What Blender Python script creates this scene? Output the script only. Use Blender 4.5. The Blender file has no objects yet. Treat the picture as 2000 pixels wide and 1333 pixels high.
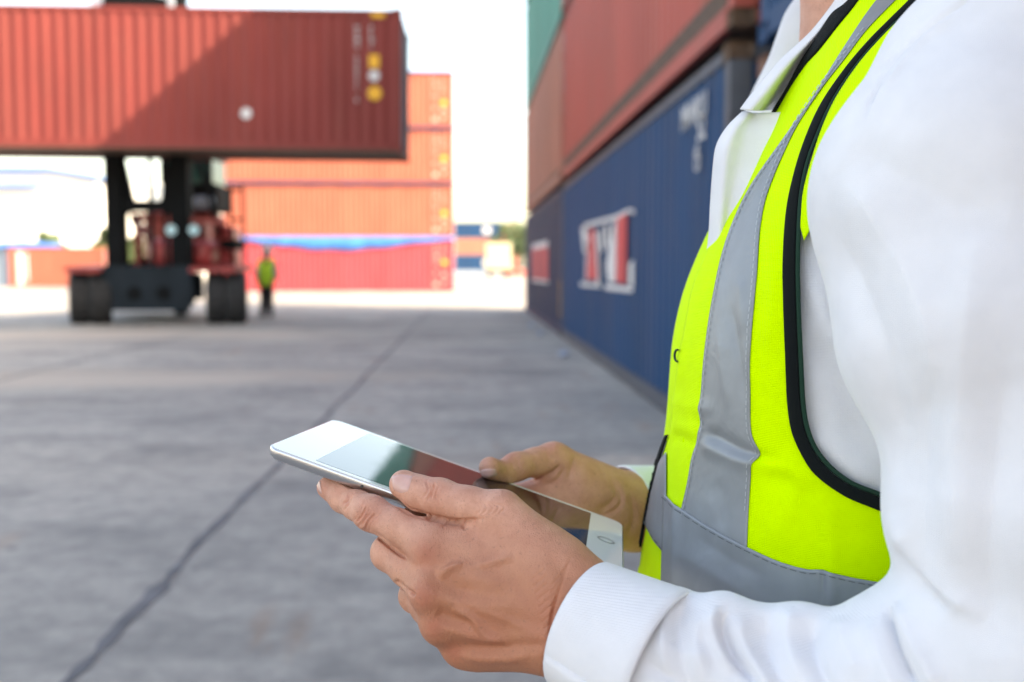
import bpy, bmesh, math, random
import numpy as np
from mathutils import Vector, Matrix
from mathutils.bvhtree import BVHTree

random.seed(7); np.random.seed(7)
scene = bpy.context.scene
COL = scene.collection

# ------------------------------------------------------------------ camera
FPX = 1944.4                       # 35 mm lens on a 36 mm wide sensor, 2000 px wide picture
VPX, VPY, CAM_Z = 912.0, 522.0, 1.30
YAW = math.atan((1000 - VPX) / FPX); PITCH = math.atan((666.5 - VPY) / FPX)
cam_data = bpy.data.cameras.new('camera')
cam = bpy.data.objects.new('camera', cam_data); COL.objects.link(cam)
cam_data.lens = 35.0; cam_data.sensor_width = 36.0
cam_data.clip_start = 0.02; cam_data.clip_end = 4000
cam.location = (0, 0, CAM_Z)
cam.rotation_euler = (math.radians(90) - PITCH, 0, -YAW)
cam_data.dof.use_dof = True
cam_data.dof.focus_distance = 0.56
cam_data.dof.aperture_fstop = 6.1
scene.camera = cam

# ------------------------------------------------------------------ sky, sun, exposure
SUN = Vector((1.0, -0.55, 0.86)).normalized()      # direction towards the sun
sun_el = math.asin(SUN.z); sun_az = math.atan2(SUN.x, SUN.y)
world = bpy.data.worlds.new('World'); scene.world = world; world.use_nodes = True
wn = world.node_tree.nodes; wl = world.node_tree.links
for n in list(wn): wn.remove(n)
sky = wn.new('ShaderNodeTexSky'); sky.sky_type = 'NISHITA'; sky.sun_disc = False
sky.sun_elevation = sun_el; sky.sun_rotation = sun_az
sky.air_density = 1.0; sky.dust_density = 2.5; sky.ozone_density = 0.0; sky.altitude = 0
bg = wn.new('ShaderNodeBackground'); bg.inputs['Strength'].default_value = 0.13
wo = wn.new('ShaderNodeOutputWorld')
wl.new(sky.outputs[0], bg.inputs['Color']); wl.new(bg.outputs[0], wo.inputs['Surface'])
sun_data = bpy.data.lights.new('sun', 'SUN'); sun_data.energy = 2.0; sun_data.angle = math.radians(0.53)
sun_data.color = (1.0, 0.95, 0.87)
sun = bpy.data.objects.new('sun', sun_data); COL.objects.link(sun)
sun.location = (30, -20, 40)
sun.rotation_euler = SUN.to_track_quat('Z', 'Y').to_euler()
scene.view_settings.view_transform = 'Standard'; scene.view_settings.look = 'None'
scene.view_settings.exposure = 2.47; scene.view_settings.gamma = 1.0
scene.view_settings.use_curve_mapping = False
scene.view_settings.use_white_balance = True; scene.view_settings.white_balance_temperature = 8300; scene.view_settings.white_balance_tint = 10
scene.render.engine = 'CYCLES'
scene.cycles.use_denoising = True
scene.cycles.max_bounces = 8

# ------------------------------------------------------------------ pixel <-> place helpers
c_f = np.array([math.sin(YAW)*math.cos(PITCH), math.cos(YAW)*math.cos(PITCH), -math.sin(PITCH)])
c_r = np.array([math.cos(YAW), -math.sin(YAW), 0.0]); c_u = np.cross(c_r, c_f)
c_o = np.array([0, 0, CAM_Z])
def P(x, y, d): return c_o + d*(c_f + c_r*(x-1000)/FPX + c_u*(666.5-y)/FPX)
def proj(p):
    q = np.asarray(p) - c_o; d = q @ c_f
    return 1000 + FPX*(q @ c_r)/d, 666.5 - FPX*(q @ c_u)/d, d
def ray(x, y): return P(x, y, 1.0) - c_o
def onY(x, y, Y): v = ray(x, y); return c_o + v*(Y/v[1])
def onX(x, y, X): v = ray(x, y); return c_o + v*(X/v[0])
def onZ(x, y, Z=0.0): v = ray(x, y); return c_o + v*((Z-c_o[2])/v[2])

# ------------------------------------------------------------------ scene-building helpers
def tag(o, label=None, category=None, group=None, kind=None):
    if label: o['label'] = label
    if category: o['category'] = category
    if group: o['group'] = group
    if kind: o['kind'] = kind
    return o
BASE = {}
def empty(name, loc=(0, 0, 0), rz=0.0):
    o = bpy.data.objects.new(name, None); COL.objects.link(o)
    o.location = loc; o.rotation_euler = (0, 0, rz); o.empty_display_size = 0.2
    BASE[o] = Matrix.Translation(Vector(loc)) @ Matrix.Rotation(rz, 4, 'Z')
    return o
def link(name, me, mat=None, parent=None, world_space=True):
    o = bpy.data.objects.new(name, me); COL.objects.link(o)
    if mat is not None and not me.materials: me.materials.append(mat)
    elif mat is not None:
        o.material_slots[0].link = 'OBJECT'; o.material_slots[0].material = mat
    if parent is not None:
        o.parent = parent
        if world_space:
            root = parent
            while root.parent is not None: root = root.parent
            if root is parent: o.matrix_parent_inverse = BASE.get(root, Matrix()).inverted()
    return o
def mesh(name, V, Fc, smooth=False):
    me = bpy.data.meshes.new(name)
    me.from_pydata([tuple(map(float, v)) for v in V], [], [tuple(map(int, f)) for f in Fc])
    me.update()
    if smooth: me.polygons.foreach_set('use_smooth', [True]*len(me.polygons))
    return me
class MB:
    """collects simple solids into one mesh"""
    def __init__(s): s.v = []; s.f = []
    def add(s, V, Fc):
        n = len(s.v); s.v += [tuple(map(float, v)) for v in V]; s.f += [tuple(i+n for i in f) for f in Fc]; return s
    def box(s, a, b):
        x0, y0, z0 = a; x1, y1, z1 = b
        return s.add([(x0,y0,z0),(x1,y0,z0),(x1,y1,z0),(x0,y1,z0),(x0,y0,z1),(x1,y0,z1),(x1,y1,z1),(x0,y1,z1)],
                     [(0,3,2,1),(4,5,6,7),(0,1,5,4),(1,2,6,5),(2,3,7,6),(3,0,4,7)])
    def cyl(s, a, b, r, n=16, r2=None):
        a = Vector(a); b = Vector(b); r2 = r if r2 is None else r2
        q = (b-a).to_track_quat('Z', 'Y'); V = []
        for c, rr in ((a, r), (b, r2)):
            for i in range(n):
                t = 2*math.pi*i/n; V.append(c + q @ Vector((rr*math.cos(t), rr*math.sin(t), 0)))
        Fc = [(i, (i+1) % n, n+(i+1) % n, n+i) for i in range(n)]
        return s.add(V, Fc + [tuple(range(n-1, -1, -1)), tuple(range(n, 2*n))])
    def prism(s, pts, axis, a, b):
        """polygon pts (2-D) swept along axis ('x','y','z') from a to b"""
        n = len(pts); V = []
        for c in (a, b):
            for p in pts:
                V.append({'x': (c, p[0], p[1]), 'y': (p[0], c, p[1]), 'z': (p[0], p[1], c)}[axis])
        Fc = [(i, (i+1) % n, n+(i+1) % n, n+i) for i in range(n)]
        return s.add(V, Fc + [tuple(range(n-1, -1, -1)), tuple(range(n, 2*n))])
    def build(s, name, mat, parent=None, smooth=False, bevel=0.0, world_space=True):
        me = mesh(name, s.v, s.f, smooth)
        bm = bmesh.new(); bm.from_mesh(me); bmesh.ops.recalc_face_normals(bm, faces=bm.faces)
        if bevel > 0:
            bmesh.ops.bevel(bm, geom=list(bm.edges), offset=bevel, segments=2, affect='EDGES', profile=0.5)
        bm.to_mesh(me); bm.free()
        return link(name, me, mat, parent, world_space)

# ------------------------------------------------------------------ materials
def mat_new(name):
    m = bpy.data.materials.new(name); m.use_nodes = True
    nt = m.node_tree; b = nt.nodes['Principled BSDF']; return m, nt, b
def simple(name, col, rough=0.5, metal=0.0, var=0.0, vscale=3.0, bump=0.0, bscale=40.0, spec=None, dirt=None, dscale=1.5, damt=0.4, stretch=(1,1,1)):
    m, nt, b = mat_new(name); N = nt.nodes; L = nt.links
    b.inputs['Base Color'].default_value = (*col, 1); b.inputs['Roughness'].default_value = rough
    b.inputs['Metallic'].default_value = metal
    if spec is not None: b.inputs['Specular IOR Level'].default_value = spec
    tc = N.new('ShaderNodeTexCoord'); src = tc.outputs['Object']
    if stretch != (1,1,1):
        mp = N.new('ShaderNodeMapping'); mp.inputs['Scale'].default_value = stretch; L.new(src, mp.inputs[0]); src = mp.outputs[0]
    out = None
    if var > 0:
        n = N.new('ShaderNodeTexNoise'); n.inputs['Scale'].default_value = vscale; n.inputs['Detail'].default_value = 6
        L.new(src, n.inputs['Vector'])
        r = N.new('ShaderNodeValToRGB'); r.color_ramp.elements[0].position = 0.3; r.color_ramp.elements[1].position = 0.7
        r.color_ramp.elements[0].color = (*[c*(1-var) for c in col], 1); r.color_ramp.elements[1].color = (*[min(1, c*(1+var)) for c in col], 1)
        L.new(n.outputs['Fac'], r.inputs[0]); out = r.outputs[0]
    if dirt is not None:
        n = N.new('ShaderNodeTexNoise'); n.inputs['Scale'].default_value = dscale; n.inputs['Detail'].default_value = 9; n.inputs['Roughness'].default_value = 0.65
        L.new(src, n.inputs['Vector'])
        r = N.new('ShaderNodeValToRGB'); r.color_ramp.elements[0].position = 0.45; r.color_ramp.elements[1].position = 0.72
        r.color_ramp.elements[0].color = (0,0,0,1); r.color_ramp.elements[1].color = (damt,damt,damt,1); L.new(n.outputs['Fac'], r.inputs[0])
        mx = N.new('ShaderNodeMixRGB'); L.new(r.outputs[0], mx.inputs[0])
        if out is not None: L.new(out, mx.inputs[1])
        else: mx.inputs[1].default_value = (*col, 1)
        mx.inputs[2].default_value = (*dirt, 1); out = mx.outputs[0]
    if out is not None: L.new(out, b.inputs['Base Color'])
    if bump > 0:
        n = N.new('ShaderNodeTexNoise'); n.inputs['Scale'].default_value = bscale; n.inputs['Detail'].default_value = 4
        L.new(src, n.inputs['Vector'])
        bp = N.new('ShaderNodeBump'); bp.inputs['Strength'].default_value = bump; bp.inputs['Distance'].default_value = 0.01
        L.new(n.outputs['Fac'], bp.inputs['Height']); L.new(bp.outputs[0], b.inputs['Normal'])
    return m
def paint(name, col, damt=0.35):
    return simple(name, col, rough=0.6, spec=0.22, var=0.10, vscale=0.8, dirt=(0.16, 0.10, 0.07), dscale=1.3, damt=damt, stretch=(1.6, 1.6, 0.45))
# ================================================================== the setting
# ---- ground: one concrete sheet out to the horizon
def concrete():
    m, nt, b = mat_new('yard_concrete'); N = nt.nodes; L = nt.links
    tc = N.new('ShaderNodeTexCoord'); src = tc.outputs['Object']
    def noise(scale, det, rough=0.6, vec=src):
        n = N.new('ShaderNodeTexNoise'); n.inputs['Scale'].default_value = scale; n.inputs['Detail'].default_value = det
        n.inputs['Roughness'].default_value = rough; L.new(vec, n.inputs['Vector']); return n.outputs['Fac']
    def ramp(f, p0, c0, p1, c1):
        r = N.new('ShaderNodeValToRGB'); e = r.color_ramp.elements
        e[0].position = p0; e[0].color = (*c0, 1); e[1].position = p1; e[1].color = (*c1, 1); L.new(f, r.inputs[0]); return r.outputs[0]
    def mix(f, a, c, mode='MIX'):
        x = N.new('ShaderNodeMixRGB'); x.blend_type = mode
        if isinstance(f, float): x.inputs[0].default_value = f
        else: L.new(f, x.inputs[0])
        for k, v in ((1, a), (2, c)):
            if isinstance(v, tuple): x.inputs[k].default_value = (*v, 1)
            else: L.new(v, x.inputs[k])
        return x.outputs[0]
    mp = N.new('ShaderNodeMapping'); mp.inputs['Scale'].default_value = (0.6, 1.0, 1.0); L.new(src, mp.inputs[0])
    base = ramp(noise(0.45, 8), 0.32, (0.34, 0.318, 0.293), 0.68, (0.49, 0.452, 0.41))
    fine = ramp(noise(6.0, 10, 0.75), 0.33, (0.62, 0.62, 0.63), 0.66, (1.1, 1.09, 1.07))
    col = mix(1.0, base, fine, 'MULTIPLY')
    streak = ramp(noise(1.15, 7, 0.6, mp.outputs[0]), 0.50, (0, 0, 0), 0.68, (0.66,)*3)      # dark tyre and oil marks
    col = mix(streak, col, (0.135, 0.132, 0.132))
    broad = ramp(noise(0.31, 4, 0.55, mp.outputs[0]), 0.50, (0, 0, 0), 0.62, (0.45,)*3)
    col = mix(broad, col, (0.185, 0.18, 0.182))
    spots = ramp(noise(3.1, 3, 0.5), 0.68, (0, 0, 0), 0.74, (0.7,)*3)
    col = mix(spots, col, (0.13, 0.125, 0.125))
    pale = ramp(noise(0.22, 5), 0.56, (0, 0, 0), 0.66, (0.55,)*3)
    col = mix(pale, col, (0.40, 0.355, 0.31))
    mp2 = N.new('ShaderNodeMapping'); mp2.inputs['Scale'].default_value = (2.2, 0.5, 1); mp2.inputs['Location'].default_value = (3.1, 1.7, 0); L.new(src, mp2.inputs[0])
    rust = ramp(noise(0.9, 5, 0.6, mp2.outputs[0]), 0.61, (0, 0, 0), 0.70, (0.5,)*3)
    col = mix(rust, col, (0.32, 0.20, 0.13))
    for (cx, cy, rx, ry, amt) in ((-4.3, 11.9, 3.6, 1.1, 0.9), (-7.5, 19.5, 5.5, 1.5, 0.8), (-6.5, 8.2, 2.2, 0.7, 0.5)):       # pale tan patches
        mp3 = N.new('ShaderNodeMapping'); mp3.vector_type = 'TEXTURE'; mp3.inputs['Location'].default_value = (cx, cy, 0); mp3.inputs['Scale'].default_value = (rx, ry, 1); L.new(src, mp3.inputs[0])
        ln = N.new('ShaderNodeVectorMath'); ln.operation = 'LENGTH'; L.new(mp3.outputs[0], ln.inputs[0])
        ma = N.new('ShaderNodeMath'); ma.operation = 'MULTIPLY_ADD'; L.new(noise(0.7, 5), ma.inputs[0]); ma.inputs[1].default_value = 1.3; L.new(ln.outputs['Value'], ma.inputs[2])
        hv = N.new('ShaderNodeMath'); hv.operation = 'MULTIPLY'; hv.inputs[1].default_value = 0.4; L.new(ma.outputs[0], hv.inputs[0])
        col = mix(ramp(hv.outputs[0], 0.52, (amt,)*3, 0.72, (0, 0, 0)), col, (0.47, 0.40, 0.335))
    L.new(col, b.inputs['Base Color']); b.inputs['Roughness'].default_value = 0.82
    bp = N.new('ShaderNodeBump'); bp.inputs['Strength'].default_value = 0.3; bp.inputs['Distance'].default_value = 0.012
    L.new(noise(9.0, 9, 0.7), bp.inputs['Height']); L.new(bp.outputs[0], b.inputs['Normal'])
    return m
gm = bpy.data.meshes.new('ground')
gm.from_pydata([(-900, -300, 0), (900, -300, 0), (900, 1600, 0), (-900, 1600, 0)], [], [(0, 1, 2, 3)])
ground = link('ground', gm, concrete()); tag(ground, kind='structure')
M_tar = simple('tar', (0.135, 0.132, 0.14), 0.75, var=0.35, vscale=4.0, bump=0.4, bscale=30)
def tar_line(x0, y0, x1, y1, w, amp, seed, n=160):
    """irregular poured joint lying on the concrete"""
    rnd = random.Random(seed); a = Vector((x0, y0)); b = Vector((x1, y1)); d = (b-a).normalized(); s = Vector((-d.y, d.x))
    V = []; Fc = []
    wob = [rnd.uniform(-1, 1) for _ in range(n+6)]; wl_ = [rnd.uniform(-1, 1) for _ in range(n+6)]
    for i in range(n+1):
        t = (i/n)**1.7; p = a + (b-a)*t
        c = amp*sum(wob[i:i+5])/5*1.6; ww = w*(1+0.55*wl_[i]); 
        if rnd.random() < 0.05: ww *= 2.1
        for k in (-1, 1):
            q = p + s*(c + k*ww*0.5); V.append((q.x, q.y, 0.004))
    for i in range(n): Fc.append((2*i, 2*i+1, 2*i+3, 2*i+2))
    return link('joint_seal', mesh('joint_seal', V, Fc), M_tar, ground)
tar_line(-1.27, 1.0, -1.12, 29.0, 0.040, 0.022, 3)
tar_line(-5.4, 4.0, -5.3, 40.0, 0.04, 0.03, 5)
tar_line(-20, 12.6, 1.5, 12.45, 0.05, 0.04, 8)

# ---- shipping containers
M_red = paint('oxide_red_paint', (0.39, 0.085, 0.066), 0.25); M_held = paint('crimson_paint', (0.22, 0.042, 0.037), 0.10)
M_blue = paint('blue_paint', (0.003, 0.046, 0.128), 0.16); M_dblue = paint('dark_blue_paint', (0.025, 0.035, 0.075))
M_tan = paint('faded_red_paint', (0.40, 0.155, 0.11)); M_green = paint('green_paint', (0.07, 0.25, 0.20), 0.15)
M_orange = paint('orange_paint', (0.36, 0.105, 0.07), 0.12); M_pink = paint('bright_red_paint', (0.42, 0.055, 0.07), 0.08)
M_brown = paint('brown_paint', (0.20, 0.10, 0.075)); M_grey = paint('grey_blue_paint', (0.30, 0.38, 0.47), 0.15)
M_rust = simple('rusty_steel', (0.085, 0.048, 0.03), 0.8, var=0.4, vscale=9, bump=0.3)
M_hole = simple('casting_shadow_steel', (0.02, 0.016, 0.014), 0.9)
M_white = simple('white_lettering', (0.60, 0.60, 0.61), 0.6, var=0.12, vscale=6)
M_yel = simple('yellow_sticker', (0.80, 0.42, 0.03), 0.6)
M_redl = simple('red_lettering', (0.55, 0.04, 0.05), 0.6, var=0.1)
CACHE = {}
def corr_panel(Lg, Hg):
    """corrugated sheet in x-z, outward -y, crests at y=0"""
    V = []; xs = []; per = 0.278; x = 0.0; k = 0
    dep = 0.036
    prof = [(0.0, 0.0), (0.072, 0.0), (0.140, dep), (0.212, dep)]
    n = max(1, int(round(Lg/per))); per = Lg/n
    for i in range(n):
        for a, d in prof: xs.append((i*per + a*per/0.278, d))
    xs.append((Lg, 0.0))
    for x, d in xs: V += [(x, d, 0), (x, d, Hg)]
    Fc = [(2*i, 2*i+2, 2*i+3, 2*i+1) for i in range(len(xs)-1)]
    return V, Fc
def casting():
    if 'cast' in CACHE: return CACHE['cast']
    bm = bmesh.new(); bmesh.ops.create_cube(bm, size=1.0)
    for f in [f for f in bm.faces if abs(f.normal.z) < 0.5]:
        r = bmesh.ops.inset_region(bm, faces=[f], thickness=0.24)
        c = f.normal*0.12
        for v in f.verts: v.co -= c
    bmesh.ops.scale(bm, vec=(0.178, 0.162, 0.118), verts=bm.verts)
    me = bpy.data.meshes.new('corner_casting'); bm.to_mesh(me); bm.free(); CACHE['cast'] = me; return me
def container(name, label, loc, rz, mat, Lg=12.19, H=2.896, Wd=2.438, rail=None, group=None, doors=True):
    root = empty(name, loc, rz); tag(root, label, 'container', group)
    rail = rail or mat
    def part(nm, key, make, m):
        key = (nm, key)
        if key not in CACHE:
            mb = MB(); make(mb); me = mesh(nm, mb.v, mb.f)
            bm = bmesh.new(); bm.from_mesh(me)
            if nm != 'side_panel': bmesh.ops.recalc_face_normals(bm, faces=bm.faces)
            bm.to_mesh(me); bm.free(); me.materials.append(m); CACHE[key] = me
        return link(nm, CACHE[key], m, root, False)
    bh, th, pw = 0.165, 0.11, 0.155
    k = (Lg, H)
    pan = corr_panel(Lg-2*pw, H-bh-th)
    V, Fc = pan
    part('side_panel', k+(0,), lambda mb: mb.add([(x+pw, d+0.012, z+bh) for x, d, z in V], Fc), mat)
    part('side_panel', k+(1,), lambda mb: mb.add([(x+pw, Wd-d-0.012, z+bh) for x, d, z in V], [f[::-1] for f in Fc]), mat)
    for s, y0 in ((0, 0.0), (1, Wd-0.06)):
        part('bottom_rail', k+(s,), lambda mb: mb.box((pw, y0, 0.02), (Lg-pw, y0+0.06, bh)), rail)
        part('top_rail', k+(s,), lambda mb: mb.box((pw, y0+0.004, H-th), (Lg-pw, y0+0.064, H-0.03)), rail)
    for s, (x0, y0) in enumerate(((0, 0), (Lg-pw, 0), (0, Wd-pw), (Lg-pw, Wd-pw))):
        part('corner_post', k+(s,), lambda mb: mb.box((x0+0.004, y0+0.004, 0.118), (x0+pw-0.004, y0+pw-0.004, H-0.118)), rail)
    for x0 in (0.089-0.006, Lg-0.089+0.006):
        for y0 in (0.081-0.006, Wd-0.081+0.006):
            for z0 in (0.059, H-0.059):
                o = link('corner_casting', casting(), rail, root, False); o.location = (x0, y0, z0)
    part('roof', k, lambda mb: mb.box((0.16, 0.02, H-0.05), (Lg-0.16, Wd-0.02, H-0.02)), mat)
    part('floor', k, lambda mb: mb.box((0.16, 0.03, 0.07), (Lg-0.16, Wd-0.03, 0.15)), M_rust)
    # blank end (x=0): corrugated; door end (x=L): two leaves with locking bars
    n = 8; V2 = []; w2 = Wd-2*pw
    for i in range(n):
        for a, d in ((0, 0), (0.25, 0), (0.5, 0.045), (0.75, 0.045)): V2 += [(d+0.03, pw+(i+a)*w2/n, 0.16), (d+0.03, pw+(i+a)*w2/n, H-0.12)]
    V2 += [(0.03, Wd-pw, 0.16), (0.03, Wd-pw, H-0.12)]
    F2 = [(2*i, 2*i+1, 2*i+3, 2*i+2) for i in range(len(V2)//2-1)]
    part('end_panel', k, lambda mb: mb.add(V2, F2), mat)
    for s in (0, 1):
        y0 = pw + s*w2/2
        part('door', k+(s,), lambda mb: mb.box((Lg-0.07, y0+0.006, 0.14), (Lg-0.03, y0+w2/2-0.006, H-0.13)), mat)
        for q in (0.25, 0.75):
            yy = y0 + q*w2/2
            part('locking_bar', k+(s, q), lambda mb: mb.cyl((Lg-0.008, yy, 0.10), (Lg-0.008, yy, H-0.10), 0.017, 8), M_grey)
    for s, z0 in enumerate((0.03, H-0.115)):
        for x0, x1 in ((0.02, 0.10), (Lg-0.10, Lg-0.02)):
            part('end_sill', k+(s, x0), lambda mb: mb.box((x0, pw+0.01, z0), (x1, Wd-pw-0.01, z0+0.085)), rail)
    return root
FONT_MESH = {}
def text_mesh(s, size):
    key = (s, size)
    if key in FONT_MESH: return FONT_MESH[key]
    c = bpy.data.curves.new('marking', 'FONT'); c.body = s; c.size = size; c.align_x = 'LEFT'; c.offset = size*0.02
    o = bpy.data.objects.new('tmp_text', c); COL.objects.link(o)
    dg = bpy.context.evaluated_depsgraph_get(); me = bpy.data.meshes.new_from_object(o.evaluated_get(dg))
    bpy.data.objects.remove(o); me.name = 'marking'; FONT_MESH[key] = me; return me
def mark(root, s, x, z, size, m=None, y=-0.002, column=False):
    """lettering on the front long side of a container"""
    for i, ch in enumerate(s if column else [s]):
        if ch == ' ': continue
        o = link('marking', text_mesh(ch, size).copy(), None, root, False); o.data.materials.clear(); o.data.materials.append(m or M_white)
        o.location = (x, y, z - (i*size*0.98 if column else 0)); o.rotation_euler = (math.radians(90), 0, 0)
def disc(root, x, z, r, m, y=-0.003):
    V = [(x+r*math.cos(t*math.pi/10), y, z+r*math.sin(t*math.pi/10)) for t in range(20)]
    return link('sticker', mesh('sticker', V, [tuple(range(20))]), m, root, False)
def rect(root, x0, z0, x1, z1, m, y=-0.003, nm='sticker'):
    return link(nm, mesh(nm, [(x0,y,z0),(x1,y,z0),(x1,y,z1),(x0,y,z1)], [(0,1,2,3)]), m, root, False)

X0 = 1.75; R90 = -math.pi/2
def row(label, y_near, y_far, z0, mat, H=2.896, rail=None, Lg=None, dx=0.0):
    return container('shipping_container', label, (X0+dx, y_far, z0), R90, mat, Lg=(Lg or (y_far-y_near)), H=H, rail=rail,
                     group='containers in the stack on the right')
# near stack, mostly behind the person in the vest
row('brown container at ground level behind the vest wearer', -6.10, 6.09, 0.0, M_brown, H=2.56, dx=0.03)
row('blue container above the brown one, just behind the vest wearer', -6.10, 6.09, 2.64, M_blue, dx=0.03)
row('red container third from the ground beside the camera', -6.10, 6.09, 5.62, M_red, dx=0.03)
row('green container on top of the stack beside the camera', -6.10, 6.09, 8.60, M_green, dx=0.03)
YA, YB = 6.66, 18.48
cb = row('blue container with large white and red logo at ground level', YA, YB, 0.0, M_blue, H=2.80, rail=simple('blue_grey_paint', (0.055,0.065,0.085), 0.6, var=0.3, vscale=4))
M_cast = simple('rusty_casting', (0.10, 0.058, 0.036), 0.8, var=0.4, vscale=12, bump=0.3)
cr = row('long rust red container resting on the blue logo container', YA, YB, 2.90, M_red, dx=0.015)
row('red container third in the stack, above the rust red one', YA, YB, 5.92, M_red, dx=0.0)
row('green container on top above the blue logo container', YA, YB, 8.97, M_green)
YC, YD = 18.62, 29.90
cd = row('dark blue container with small red logo at the far ground level', YC, YD, 0.0, M_dblue, H=2.80)
ct = row('faded tan red container resting on the far dark blue one', YC, YD, 2.90, M_tan)
row('green container third in the far end of the right stack', YC, YD, 5.92, M_green)
row('teal container on top of the far end of the right stack', YC, YD, 8.97, M_green)
for root_ in (cb, cr):
    for ch in list(root_.children):
        if ch.name.startswith('corner_casting'): ch.material_slots[0].link = 'OBJECT'; ch.material_slots[0].material = M_cast
# dark brown strip above the bottom rail of the red container
MB().box((0.155, -0.003, 0.165), (11.66, 0.03, 0.33)).build('brown_strip', M_rust, cr, world_space=False)
MB().box((0.155, -0.003, 0.165), (11.12, 0.03, 0.25)).build('brown_strip', M_rust, ct, world_space=False)
# lettering on the blue side, local x runs from the far end towards the camera
def on_side(x, y, root_far, X=X0): q = onX(x, y, X); return root_far - q[1], q[2]
def side_poly(root, far, pts, m, y=-0.004, nm='logo', z0=0.0):
    q = [on_side(a, b, far) for a, b in pts]
    link(nm, mesh(nm, [(a, y, c-z0) for a, c in q], [tuple(range(len(q)))]), m, root, False)
W = [[(1135,446),(1145,440),(1150,490),(1141,495)], [(1140,438),(1205,420),(1205,428),(1141,446)],
     [(1146,470),(1154,450),(1160,450),(1152,540),(1143,552)], [(1162,455),(1168,452),(1172,560),(1164,556)],
     [(1172,448),(1176,446),(1180,490),(1174,492)], [(1182,440),(1188,438),(1190,480),(1184,482)],
     [(1190,480),(1200,430),(1204,430),(1203,552),(1188,552),(1184,520)], [(1133,551),(1174,557),(1174,563),(1134,559)],
     [(1182,556),(1236,562),(1236,572),(1182,566)], [(1229,515),(1238,508),(1238,562),(1228,556)],
     [(1205,420),(1228,408),(1240,410),(1240,420),(1230,414),(1206,428)]]
for w in W: side_poly(cb, YB, w, M_white)
for w in ([(1152,450),(1162,444),(1168,548),(1146,545)], [(1206,428),(1225,416),(1223,556),(1203,550)]): side_poly(cb, YB, w, M_redl, y=-0.008)
for s, px, py, sz in (('MWKU', 1331, 258, 0.27), ('52', 1362, 276, 0.26), ('45', 1357, 315, 0.16), ('G1', 1357, 336, 0.16)):
    a, c = on_side(px, py, YB); mark(cb, s, a, c, sz, y=-0.004)
for w in ([(1040,478),(1070,470),(1070,482),(1040,488)], [(1040,545),(1071,549),(1071,554),(1040,550)]): side_poly(cd, YD, w, M_white)
for w in ([(1040,488),(1053,485),(1053,546),(1042,545)], [(1056,484),(1070,482),(1070,548),(1058,546)]): side_poly(cd, YD, w, M_redl, y=-0.008)
rect(cd, YD-YC-0.13, 0.35, YD-YC-0.03, 1.05, M_yel)
for i, ch in enumerate('TGHU 48261 7'):
    if ch == ' ': continue
    a, c = on_side(1098, 62+i*14.5, YB); mark(cr, ch, a, c-2.90, 0.19, y=-0.004)
# loose litter along the foot of the stack
M_litter = simple('plastic_litter', (0.30, 0.34, 0.45), 0.5, var=0.2)
for k, (px, py, lab) in enumerate(((1060, 655, 'crumpled pale plastic at the foot of the far dark blue container'), (1108, 697, 'crumpled blue white bag beside the gap between blue containers'),
                                   (1044, 640, 'small pale scrap at the far corner of the right stack'))):
    q = onZ(px, py); bm = bmesh.new(); bmesh.ops.create_icosphere(bm, subdivisions=2, radius=0.085)
    for v in bm.verts: v.co *= random.uniform(0.6, 1.15); v.co.z = max(-0.04, v.co.z*0.6)
    me = bpy.data.meshes.new('litter'); bm.to_mesh(me); bm.free()
    o = link('litter', me, M_litter); o.location = (q[0]-0.05, q[1], 0.045); tag(o, lab, 'litter', kind='thing')

# far stack, sunlit
YF = 53.5; XF = onY(887, 560, YF)[0]-12.19
labs = ['bright red container at the bottom of the far sunlit stack', 'orange container second from the ground in the far sunlit stack',
        'orange container third from the ground in the far sunlit stack', 'orange container on top of the far sunlit stack']
M_tarp = simple('blue_tarpaulin', (0.03, 0.17, 0.50), 0.4, var=0.2, vscale=1.5, bump=0.4, bscale=3)
M_strip = simple('violet_blue_tarpaulin', (0.02, 0.026, 0.08), 0.5, var=0.2)
far = []
M_fade = simple('faded_lettering', (0.55, 0.36, 0.31), 0.6)
for k in range(4):
    c = container('shipping_container', labs[k], (XF, YF, k*2.90), 0, (M_pink, M_orange, M_orange, M_orange)[k], group='containers in the far sunlit stack')
    far.append(c)
    mark(c, 'CAIU 8' if k else 'TEMU 3', 11.12, 2.35, 0.30, M_fade, column=True)
    mark(c, ('4512', '22G', '45G', '40H')[k], 11.55, 2.35, 0.26, M_fade, column=True)
    disc(c, 11.68, 1.25 if k else 1.55, 0.14, M_yel); disc(c, 11.68, 0.5, 0.09, M_fade); rect(c, 11.58, 0.8, 11.76, 0.98, M_fade)
    rect(c, 11.1, 0.28, 11.35, 0.5, M_fade)
def tarp(name, label, k, sag, m, base=0.10):
    n = 60; V = []; z = (k+1)*2.90
    for i in range(n+1):
        t = i/n; x = XF-0.05+12.29*t
        s = base + sag*max(0.0, math.sin(math.pi*min(1, max(0, (t-0.02)/0.96))))**1.6 + 0.03*math.sin(t*37)*(1 if sag else .4)
        V += [(x, YF+0.6, z+0.012), (x, YF-0.05, z+0.012), (x, YF-0.09-0.02*math.sin(t*61), z-s*0.5), (x, YF-0.06-0.03*math.sin(t*47+1), z-s)]
    Fc = [(4*i+j, 4*i+j+1, 4*i+j+5, 4*i+j+4) for i in range(n) for j in range(3)]
    me = mesh(name, V, Fc, True); o = link(name, me, m); tag(o, label, 'tarpaulin')
    md = o.modifiers.new('thick', 'SOLIDIFY'); md.thickness = 0.006
    return o
tarp('tarpaulin', 'blue tarpaulin sagging over the bright red far container', 0, 0.52, M_tarp, 0.20)
tarp('tarpaulin', 'thin violet blue strip above the second far container', 1, 0.0, M_strip, 0.17)
tarp('tarpaulin', 'thin violet blue strip above the third far container', 2, 0.0, M_strip, 0.17)
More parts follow.
